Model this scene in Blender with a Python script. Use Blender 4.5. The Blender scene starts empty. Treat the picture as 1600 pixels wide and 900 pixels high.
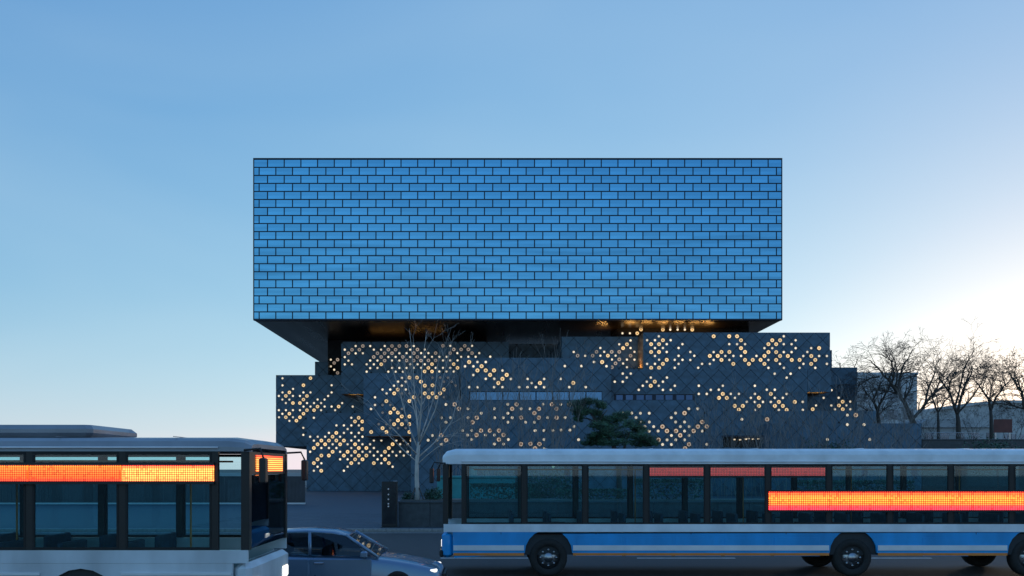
import bpy, bmesh, math, random
from mathutils import Vector, Matrix
R = math.radians
rnd = random.Random(7)
scn = bpy.context.scene
COL = scn.collection

# ------------------------------------------------------------------ camera
F_PX, VPX, VPY, EYE = 1330.0, 765.0, 733.0, 2.6
cam_d = bpy.data.cameras.new('camera')
cam = bpy.data.objects.new('camera', cam_d); COL.objects.link(cam)
cam.location = (0, 0, EYE); cam.rotation_euler = (R(90), 0, 0)
cam_d.sensor_width = 36; cam_d.lens = F_PX / 1600 * 36
cam_d.shift_x = (800 - VPX) / 1600; cam_d.shift_y = (VPY - 450) / 1600
cam_d.clip_start = 0.1; cam_d.clip_end = 12000
scn.camera = cam

# ------------------------------------------------------------------ light
SUN_EL, SUN_AZ = 4.0, 37.0          # degrees; azimuth measured from +Y towards +X
w = bpy.data.worlds.new('World'); scn.world = w; w.use_nodes = True
nt = w.node_tree
sky = nt.nodes.new('ShaderNodeTexSky'); sky.sky_type = 'NISHITA'; sky.sun_disc = False
sky.sun_elevation = R(SUN_EL); sky.sun_rotation = R(SUN_AZ)
sky.altitude = 0; sky.air_density = 1.0; sky.dust_density = 0.3; sky.ozone_density = 6.0
bg = nt.nodes['Background']; bg.inputs['Strength'].default_value = 0.10
# the photograph's soft tone curve, the same over the whole sky
spl = nt.nodes.new('ShaderNodeSeparateColor'); cmb = nt.nodes.new('ShaderNodeCombineColor'); nt.links.new(sky.outputs[0], spl.inputs[0])
for ch, (gm_, gain) in enumerate(((.588, 3.022), (.541, 1.986), (.293, 1.195))):
    pw_ = nt.nodes.new('ShaderNodeMath'); pw_.operation = 'POWER'; pw_.inputs[1].default_value = gm_
    ml_ = nt.nodes.new('ShaderNodeMath'); ml_.operation = 'MULTIPLY'; ml_.inputs[1].default_value = gain * .1 ** (gm_ - 1)
    nt.links.new(spl.outputs[ch], pw_.inputs[0]); nt.links.new(pw_.outputs[0], ml_.inputs[0]); nt.links.new(ml_.outputs[0], cmb.inputs[ch])
# pale haze that thickens evenly towards the horizon, all the way round
wtc = nt.nodes.new('ShaderNodeTexCoord'); wsp = nt.nodes.new('ShaderNodeSeparateXYZ'); nt.links.new(wtc.outputs['Generated'], wsp.inputs[0])
def wmath(op, a, b=None):
    q = nt.nodes.new('ShaderNodeMath'); q.operation = op
    for i, v in enumerate((a, b)):
        if v is None: continue
        if hasattr(v, 'node'): nt.links.new(v, q.inputs[i])
        else: q.inputs[i].default_value = v
    return q.outputs[0]
hz_f = wmath('MULTIPLY', wmath('EXPONENT', wmath('MULTIPLY', wmath('ABSOLUTE', wsp.outputs[2]), -6.5)), .60)
# thin high veil, very faint
wno = nt.nodes.new('ShaderNodeTexNoise'); wno.inputs['Scale'].default_value = 1.6; wno.inputs['Detail'].default_value = 3; wno.inputs['Distortion'].default_value = .6
wmp = nt.nodes.new('ShaderNodeMapping'); wmp.inputs['Scale'].default_value = (1, 1, 2.6); wmp.inputs['Rotation'].default_value = (0, R(28), 0)
nt.links.new(wtc.outputs['Generated'], wmp.inputs[0]); nt.links.new(wmp.outputs[0], wno.inputs['Vector'])
veil = wmath('MULTIPLY', wmath('MAXIMUM', wmath('SUBTRACT', wno.outputs['Fac'], .42), 0.0), .45)
wmx = nt.nodes.new('ShaderNodeMix'); wmx.data_type = 'RGBA'; wmx.clamp_result = False
nt.links.new(wmath('MINIMUM', wmath('ADD', hz_f, veil), 1.0), wmx.inputs['Factor'])
nt.links.new(cmb.outputs[0], wmx.inputs['A']); wmx.inputs['B'].default_value = (5.7, 7.4, 8.4, 1)
# the haze glows towards the sun: keep the brighter of the two
wlt = nt.nodes.new('ShaderNodeMix'); wlt.data_type = 'RGBA'; wlt.blend_type = 'LIGHTEN'; wlt.inputs['Factor'].default_value = 1
nt.links.new(cmb.outputs[0], wlt.inputs['A']); nt.links.new(wmx.outputs['Result'], wlt.inputs['B'])
# forward-scattered glow of the low sun in that haze
wvt = nt.nodes.new('ShaderNodeVectorMath'); wvt.operation = 'DOT_PRODUCT'; nt.links.new(wtc.outputs['Generated'], wvt.inputs[0])
wvt.inputs[1].default_value = (math.sin(R(SUN_AZ))*math.cos(R(SUN_EL)), math.cos(R(SUN_AZ))*math.cos(R(SUN_EL)), math.sin(R(SUN_EL)))
ang = wmath('ARCCOSINE', wmath('MINIMUM', wmath('MAXIMUM', wvt.outputs['Value'], -1.0), 1.0))
glow = wmath('MULTIPLY', wmath('MULTIPLY', wmath('EXPONENT', wmath('MULTIPLY', ang, -1/R(27))), wmath('EXPONENT', wmath('MULTIPLY', wmath('ABSOLUTE', wsp.outputs[2]), -9.0))), 9.0)
wgl = nt.nodes.new('ShaderNodeVectorMath'); wgl.operation = 'SCALE'; wgl.inputs[0].default_value = (1, .97, .90); nt.links.new(glow, wgl.inputs['Scale'])
wad = nt.nodes.new('ShaderNodeVectorMath'); wad.operation = 'ADD'; nt.links.new(wlt.outputs['Result'], wad.inputs[0]); nt.links.new(wgl.outputs[0], wad.inputs[1])
nt.links.new(wad.outputs[0], bg.inputs[0])
sun_d = bpy.data.lights.new('sun', 'SUN'); sun_d.energy = 0.5; sun_d.angle = R(2.0); sun_d.color = (1, .82, .6)
sun = bpy.data.objects.new('sun', sun_d); COL.objects.link(sun)
sd = Vector((math.sin(R(SUN_AZ)) * math.cos(R(SUN_EL)), math.cos(R(SUN_AZ)) * math.cos(R(SUN_EL)), math.sin(R(SUN_EL))))
sun.rotation_euler = sd.to_track_quat('Z', 'Y').to_euler()
scn.view_settings.view_transform = 'Standard'; scn.view_settings.look = 'None'
scn.view_settings.exposure = 0.0; scn.view_settings.gamma = 1.0
scn.render.engine = 'CYCLES'
scn.cycles.max_bounces = 8; scn.cycles.transparent_max_bounces = 16
scn.cycles.use_denoising = True

# ------------------------------------------------------------------ helpers
def P(x, y, d):
    """photo pixel and distance -> world point"""
    return Vector(((x - VPX) * d / F_PX, d, EYE - (y - VPY) * d / F_PX))
def PX(x, d): return (x - VPX) * d / F_PX
def PZ(y, d): return EYE - (y - VPY) * d / F_PX

def tag(o, label=None, cat=None, group=None, kind=None):
    if label: o['label'] = label
    if cat: o['category'] = cat
    if group: o['group'] = group
    if kind: o['kind'] = kind
    return o

def empty(name, loc=(0, 0, 0), rz=0, **k):
    o = bpy.data.objects.new(name, None); COL.objects.link(o)
    o.location = loc; o.rotation_euler = (0, 0, rz); o.empty_display_size = .3
    return tag(o, **k)

class MB:
    """collects shapes and links them as one mesh object"""
    def __init__(s): s.v = []; s.f = []; s.m = []; s.sm = []
    def add(s, vs, fs, mi=0, smooth=False):
        b = len(s.v); s.v.extend([tuple(v) for v in vs])
        for f in fs:
            s.f.append(tuple(b + i for i in f)); s.m.append(mi); s.sm.append(smooth)
    def box(s, x0, x1, y0, y1, z0, z1, mi=0):
        s.add([(x0,y0,z0),(x1,y0,z0),(x1,y1,z0),(x0,y1,z0),(x0,y0,z1),(x1,y0,z1),(x1,y1,z1),(x0,y1,z1)],
              [(0,3,2,1),(4,5,6,7),(0,1,5,4),(1,2,6,5),(2,3,7,6),(3,0,4,7)], mi)
    def cbox(s, x0, x1, y0, y1, z0, z1, c=.02, mi=0):
        """box with chamfered long edges all round (24-vertex style)"""
        def ring(z, i):
            return [(x0+i,y0+c*0+i*0,z) for _ in ()]
        xs0, xs1 = x0 + c, x1 - c; ys0, ys1 = y0 + c, y1 - c
        def oct_(z, k):
            a0, a1, b0, b1 = x0 + k, x1 - k, y0 + k, y1 - k
            return [(a0+c,b0,z),(a1-c,b0,z),(a1,b0+c,z),(a1,b1-c,z),(a1-c,b1,z),(a0+c,b1,z),(a0,b1-c,z),(a0,b0+c,z)]
        vs = oct_(z0, c) + oct_(z0 + c, 0) + oct_(z1 - c, 0) + oct_(z1, c)
        fs = [tuple(reversed(range(8))), tuple(range(24, 32))]
        for L in range(3):
            for i in range(8):
                j = (i + 1) % 8
                fs.append((L*8+i, L*8+j, L*8+8+j, L*8+8+i))
        s.add(vs, fs, mi)
    def tube(s, pts, rad, n=5, mi=0, cap=True, smooth=True):
        pts = [Vector(p) for p in pts]
        if not hasattr(rad, '__len__'): rad = [rad] * len(pts)
        vs = []; up = None
        for i, p in enumerate(pts):
            t = (pts[min(i+1, len(pts)-1)] - pts[max(i-1, 0)])
            if t.length < 1e-9: t = Vector((0, 0, 1))
            t.normalize()
            a = Vector((1, 0, 0)) if abs(t.x) < .8 else Vector((0, 1, 0))
            u = t.cross(a).normalized(); w_ = t.cross(u)
            for k in range(n):
                th = 2 * math.pi * k / n
                vs.append(p + (u * math.cos(th) + w_ * math.sin(th)) * rad[i])
        fs = []
        for i in range(len(pts) - 1):
            for k in range(n):
                j = (k + 1) % n
                fs.append((i*n+k, i*n+j, (i+1)*n+j, (i+1)*n+k))
        if cap:
            fs.append(tuple(reversed(range(n)))); fs.append(tuple((len(pts)-1)*n + k for k in range(n)))
        s.add(vs, fs, mi, smooth)
    def cyl(s, c, axis, r, h, n=20, mi=0, r2=None, smooth=True):
        c = Vector(c); a = Vector(axis).normalized()
        s.tube([c, c + a * h], [r, r if r2 is None else r2], n, mi, True, smooth)
    def prism_xz(s, poly, y0, y1, mi=0):
        """polygon in x,z extruded along y"""
        n = len(poly)
        vs = [(x, y0, z) for x, z in poly] + [(x, y1, z) for x, z in poly]
        fs = [tuple(range(n)), tuple(reversed(range(n, 2*n)))]
        for i in range(n):
            j = (i + 1) % n
            fs.append((j, i, n + i, n + j))
        s.add(vs, fs, mi)
    def prism_yz(s, poly, x0, x1, mi=0, smooth=False):
        n = len(poly)
        vs = [(x0, y, z) for y, z in poly] + [(x1, y, z) for y, z in poly]
        s.add(vs, [tuple(range(n)), tuple(reversed(range(n, 2*n)))], mi)
        b = len(s.v) - 2*n
        for i in range(n):
            j = (i + 1) % n
            s.f.append((b+j, b+i, b+n+i, b+n+j)); s.m.append(mi); s.sm.append(smooth)
    def mesh(s, name, mats):
        me = bpy.data.meshes.new(name); me.from_pydata(s.v, [], s.f)
        for m in (mats if isinstance(mats, (list, tuple)) else [mats]): me.materials.append(m)
        me.polygons.foreach_set('material_index', s.m)
        me.polygons.foreach_set('use_smooth', s.sm)
        bm = bmesh.new(); bm.from_mesh(me); bmesh.ops.recalc_face_normals(bm, faces=bm.faces); bm.to_mesh(me); bm.free()
        me.update(); return me
    def build(s, name, mats, parent=None, kind=None, loc=None):
        o = bpy.data.objects.new(name, s.mesh(name, mats)); COL.objects.link(o)
        if parent is not None: o.parent = parent
        if loc is not None: o.location = loc
        if kind: o['kind'] = kind
        return o

def inst(name, me, parent, loc=(0, 0, 0), rot=(0, 0, 0), sc=None):
    o = bpy.data.objects.new(name, me); COL.objects.link(o); o.parent = parent
    o.location = loc; o.rotation_euler = rot
    if sc: o.scale = sc
    return o

# ------------------------------------------------------------------ materials
def mat(name, col, rough=.6, metal=0., noise=None, bump=0., bscale=8., rand=0., spec=.5, coat=0., isl=0., emis=None, estr=0., nscale=(1,1,1), bdist=.02):
    """procedural material: noise = (scale, amount) colour grain; rand = brightness spread between objects"""
    m = bpy.data.materials.new(name); m.use_nodes = True
    n = m.node_tree.nodes; l = m.node_tree.links; b = n['Principled BSDF']
    b.inputs['Roughness'].default_value = rough; b.inputs['Metallic'].default_value = metal
    b.inputs['Specular IOR Level'].default_value = spec; b.inputs['Coat Weight'].default_value = coat
    tc = n.new('ShaderNodeTexCoord'); mp = n.new('ShaderNodeMapping'); mp.inputs['Scale'].default_value = nscale
    l.new(tc.outputs['Object'], mp.inputs[0])
    val = None
    if noise:
        t = n.new('ShaderNodeTexNoise'); t.inputs['Scale'].default_value = noise[0]; t.inputs['Detail'].default_value = 6
        l.new(mp.outputs[0], t.inputs['Vector'])
        mr = n.new('ShaderNodeMapRange'); mr.inputs['From Min'].default_value = .3; mr.inputs['From Max'].default_value = .7
        mr.inputs['To Min'].default_value = 1 - noise[1]; mr.inputs['To Max'].default_value = 1 + noise[1]
        l.new(t.outputs['Fac'], mr.inputs['Value']); val = mr.outputs[0]
        rr = n.new('ShaderNodeMapRange'); rr.inputs['To Min'].default_value = max(rough - .12, .03); rr.inputs['To Max'].default_value = min(rough + .12, 1)
        l.new(t.outputs['Fac'], rr.inputs['Value']); l.new(rr.outputs[0], b.inputs['Roughness'])
    if rand:
        oi = n.new('ShaderNodeObjectInfo')
        mr2 = n.new('ShaderNodeMapRange'); mr2.inputs['To Min'].default_value = 1 - rand; mr2.inputs['To Max'].default_value = 1 + rand
        l.new(oi.outputs['Random'], mr2.inputs['Value'])
        if val is None: val = mr2.outputs[0]
        else:
            mu = n.new('ShaderNodeMath'); mu.operation = 'MULTIPLY'
            l.new(val, mu.inputs[0]); l.new(mr2.outputs[0], mu.inputs[1]); val = mu.outputs[0]
    if isl:
        ge = n.new('ShaderNodeNewGeometry'); mr3 = n.new('ShaderNodeMapRange'); mr3.inputs['To Min'].default_value = 1 - isl; mr3.inputs['To Max'].default_value = 1 + isl
        l.new(ge.outputs['Random Per Island'], mr3.inputs['Value'])
        if val is None: val = mr3.outputs[0]
        else:
            mu3 = n.new('ShaderNodeMath'); mu3.operation = 'MULTIPLY'; l.new(val, mu3.inputs[0]); l.new(mr3.outputs[0], mu3.inputs[1]); val = mu3.outputs[0]
    if val is None: b.inputs['Base Color'].default_value = (*col, 1)
    else:
        vm = n.new('ShaderNodeVectorMath'); vm.operation = 'SCALE'; vm.inputs[0].default_value = col
        l.new(val, vm.inputs['Scale']); l.new(vm.outputs[0], b.inputs['Base Color'])
    if bump:
        t2 = n.new('ShaderNodeTexNoise'); t2.inputs['Scale'].default_value = bscale; t2.inputs['Detail'].default_value = 5
        l.new(mp.outputs[0], t2.inputs['Vector'])
        bp = n.new('ShaderNodeBump'); bp.inputs['Strength'].default_value = bump; bp.inputs['Distance'].default_value = bdist
        l.new(t2.outputs['Fac'], bp.inputs['Height']); l.new(bp.outputs[0], b.inputs['Normal'])
    if emis:
        b.inputs['Emission Color'].default_value = (*emis, 1); b.inputs['Emission Strength'].default_value = estr
    return m

def tinted_glass(name, tint, refl=(.85, .92, 1.0), ior=1.5, rough=.02):
    m = bpy.data.materials.new(name); m.use_nodes = True
    n = m.node_tree.nodes; l = m.node_tree.links; n.clear()
    out = n.new('ShaderNodeOutputMaterial'); mix = n.new('ShaderNodeMixShader')
    tr = n.new('ShaderNodeBsdfTransparent'); tr.inputs[0].default_value = (*tint, 1)
    gl = n.new('ShaderNodeBsdfGlossy'); gl.inputs[0].default_value = (*refl, 1); gl.inputs['Roughness'].default_value = rough
    fr = n.new('ShaderNodeFresnel'); fr.inputs['IOR'].default_value = ior
    l.new(fr.outputs[0], mix.inputs[0]); l.new(tr.outputs[0], mix.inputs[1]); l.new(gl.outputs[0], mix.inputs[2]); l.new(mix.outputs[0], out.inputs[0])
    return m

def lamp_mat(name, col, strength, base=None, vary=0.):
    m = bpy.data.materials.new(name); m.use_nodes = True
    b = m.node_tree.nodes['Principled BSDF']
    b.inputs['Base Color'].default_value = (*(base or col), 1)
    b.inputs['Emission Color'].default_value = (*col, 1); b.inputs['Emission Strength'].default_value = strength
    b.inputs['Roughness'].default_value = .4
    if vary:
        n = m.node_tree.nodes; l = m.node_tree.links
        g = n.new('ShaderNodeNewGeometry'); oi = n.new('ShaderNodeObjectInfo')
        a = n.new('ShaderNodeMath'); a.operation = 'ADD'; l.new(g.outputs['Random Per Island'], a.inputs[0]); l.new(oi.outputs['Random'], a.inputs[1])
        f = n.new('ShaderNodeMath'); f.operation = 'FRACT'; l.new(a.outputs[0], f.inputs[0])
        r = n.new('ShaderNodeMapRange'); r.inputs['To Min'].default_value = strength*(1-vary); r.inputs['To Max'].default_value = strength*(1+vary)
        l.new(f.outputs[0], r.inputs['Value']); l.new(r.outputs[0], b.inputs['Emission Strength'])
    return m

def led_mat(name, cols, strength, pitch):
    """LED screen: a grid of round lit dots on black; the colour runs from row to row. object x = along, z = up (0..1 over the height via generated)"""
    m = bpy.data.materials.new(name); m.use_nodes = True
    n = m.node_tree.nodes; l = m.node_tree.links; b = n['Principled BSDF']
    b.inputs['Base Color'].default_value = (.01, .01, .01, 1); b.inputs['Roughness'].default_value = .25
    tc = n.new('ShaderNodeTexCoord'); sep = n.new('ShaderNodeSeparateXYZ'); l.new(tc.outputs['Object'], sep.inputs[0])
    def frac(sock):
        a = n.new('ShaderNodeMath'); a.operation = 'DIVIDE'; a.inputs[1].default_value = pitch; l.new(sock, a.inputs[0])
        f = n.new('ShaderNodeMath'); f.operation = 'FRACT'; l.new(a.outputs[0], f.inputs[0])
        s = n.new('ShaderNodeMath'); s.operation = 'SUBTRACT'; s.inputs[1].default_value = .5; l.new(f.outputs[0], s.inputs[0])
        q = n.new('ShaderNodeMath'); q.operation = 'MULTIPLY'; l.new(s.outputs[0], q.inputs[0]); l.new(s.outputs[0], q.inputs[1]); return q.outputs[0]
    ad = n.new('ShaderNodeMath'); ad.operation = 'ADD'; l.new(frac(sep.outputs[0]), ad.inputs[0]); l.new(frac(sep.outputs[2]), ad.inputs[1])
    mr = n.new('ShaderNodeMapRange'); mr.inputs['From Min'].default_value = .10; mr.inputs['From Max'].default_value = .22
    mr.inputs['To Min'].default_value = 1; mr.inputs['To Max'].default_value = .12; l.new(ad.outputs[0], mr.inputs['Value'])
    g = n.new('ShaderNodeSeparateXYZ'); l.new(tc.outputs['Generated'], g.inputs[0])
    # each pixel a little brighter or duller, some dead
    cel = n.new('ShaderNodeVectorMath'); cel.operation = 'SCALE'; cel.inputs['Scale'].default_value = 1/pitch; l.new(tc.outputs['Object'], cel.inputs[0])
    flo = n.new('ShaderNodeVectorMath'); flo.operation = 'FLOOR'; l.new(cel.outputs[0], flo.inputs[0])
    mask = n.new('ShaderNodeVectorMath'); mask.operation = 'MULTIPLY'; mask.inputs[1].default_value = (1, 0, 1); l.new(flo.outputs[0], mask.inputs[0])
    wn = n.new('ShaderNodeTexWhiteNoise'); l.new(mask.outputs[0], wn.inputs['Vector'])
    wr = n.new('ShaderNodeMapRange'); wr.inputs['From Max'].default_value = .25; wr.inputs['To Min'].default_value = .62; wr.inputs['To Max'].default_value = 1.1; l.new(wn.outputs['Value'], wr.inputs['Value'])
    ns = n.new('ShaderNodeTexNoise'); ns.inputs['Scale'].default_value = 1.0; ns.inputs['Detail'].default_value = 3
    mp = n.new('ShaderNodeMapping'); mp.inputs['Scale'].default_value = (.3, 1, 14); l.new(tc.outputs['Object'], mp.inputs[0]); l.new(mp.outputs[0], ns.inputs['Vector'])
    nm = n.new('ShaderNodeMapRange'); nm.inputs['From Min'].default_value = .3; nm.inputs['From Max'].default_value = .7; nm.inputs['To Min'].default_value = .82; nm.inputs['To Max'].default_value = 1.18
    l.new(ns.outputs['Fac'], nm.inputs['Value'])
    mu = n.new('ShaderNodeMath'); mu.operation = 'MULTIPLY'; l.new(mr.outputs[0], mu.inputs[0]); l.new(nm.outputs[0], mu.inputs[1])
    mu2 = n.new('ShaderNodeMath'); mu2.operation = 'MULTIPLY'; mu2.inputs[1].default_value = strength
    mu3 = n.new('ShaderNodeMath'); mu3.operation = 'MULTIPLY'; l.new(mu.outputs[0], mu3.inputs[0]); l.new(wr.outputs[0], mu3.inputs[1]); l.new(mu3.outputs[0], mu2.inputs[0])
    cr = n.new('ShaderNodeValToRGB'); e = cr.color_ramp.elements
    e[0].position = cols[0][0]; e[0].color = (*cols[0][1], 1); e[1].position = cols[-1][0]; e[1].color = (*cols[-1][1], 1)
    for p_, c_ in cols[1:-1]:
        q = e.new(p_); q.color = (*c_, 1)
    l.new(g.outputs[2], cr.inputs[0])
    l.new(cr.outputs[0], b.inputs['Emission Color']); l.new(mu2.outputs[0], b.inputs['Emission Strength'])
    return m

M = dict(
    asphalt=mat('asphalt', (.05, .05, .052), .75, noise=(3, .25), bump=.5, bscale=60, nscale=(1, 1, 1), bdist=.01),
    marking=mat('road_marking_paint', (.7, .7, .68), .6, noise=(6, .2)),
    kerb=mat('kerb_granite', (.28, .28, .28), .7, noise=(9, .2), bump=.2, bscale=30),
    paving=mat('paving', (.060, .085, .11), .65, noise=(2, .2), bump=.2, bscale=20, rand=.12),
    earth=mat('ground', (.12, .12, .11), .85, noise=(.2, .3)),
    stone=mat('grey_brick_stone', (.068, .132, .195), .5, noise=(1.3, .28), bump=.25, bscale=14, rand=.10),
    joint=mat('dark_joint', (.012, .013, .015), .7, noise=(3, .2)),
    frame=mat('dark_metal_frame', (.012, .022, .045), .45, metal=.3, noise=(2, .2)),
    soffit=mat('bronze_soffit', (.055, .043, .034), .30, metal=.75, noise=(.5, .12), nscale=(1, .1, 1)),
    pane=mat('reflective_glass', (.165, .440, .70), .06, metal=1., noise=(.5, .18), rand=.08, nscale=(.25,1,3.5)),
    win=mat('window_glass', (.09, .19, .36), .05, metal=1., noise=(.5, .1), rand=.06),
    rim=mat('porthole_rim', (.04, .035, .03), .5, noise=(5, .1)),
    black=mat('black_plastic', (.015, .015, .016), .5, noise=(8, .2)),
    rubber=mat('rubber', (.02, .02, .02), .85, noise=(12, .3), bump=.2, bscale=40),
    steel=mat('brushed_steel', (.45, .46, .48), .35, metal=1., noise=(10, .1)),
)
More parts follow.
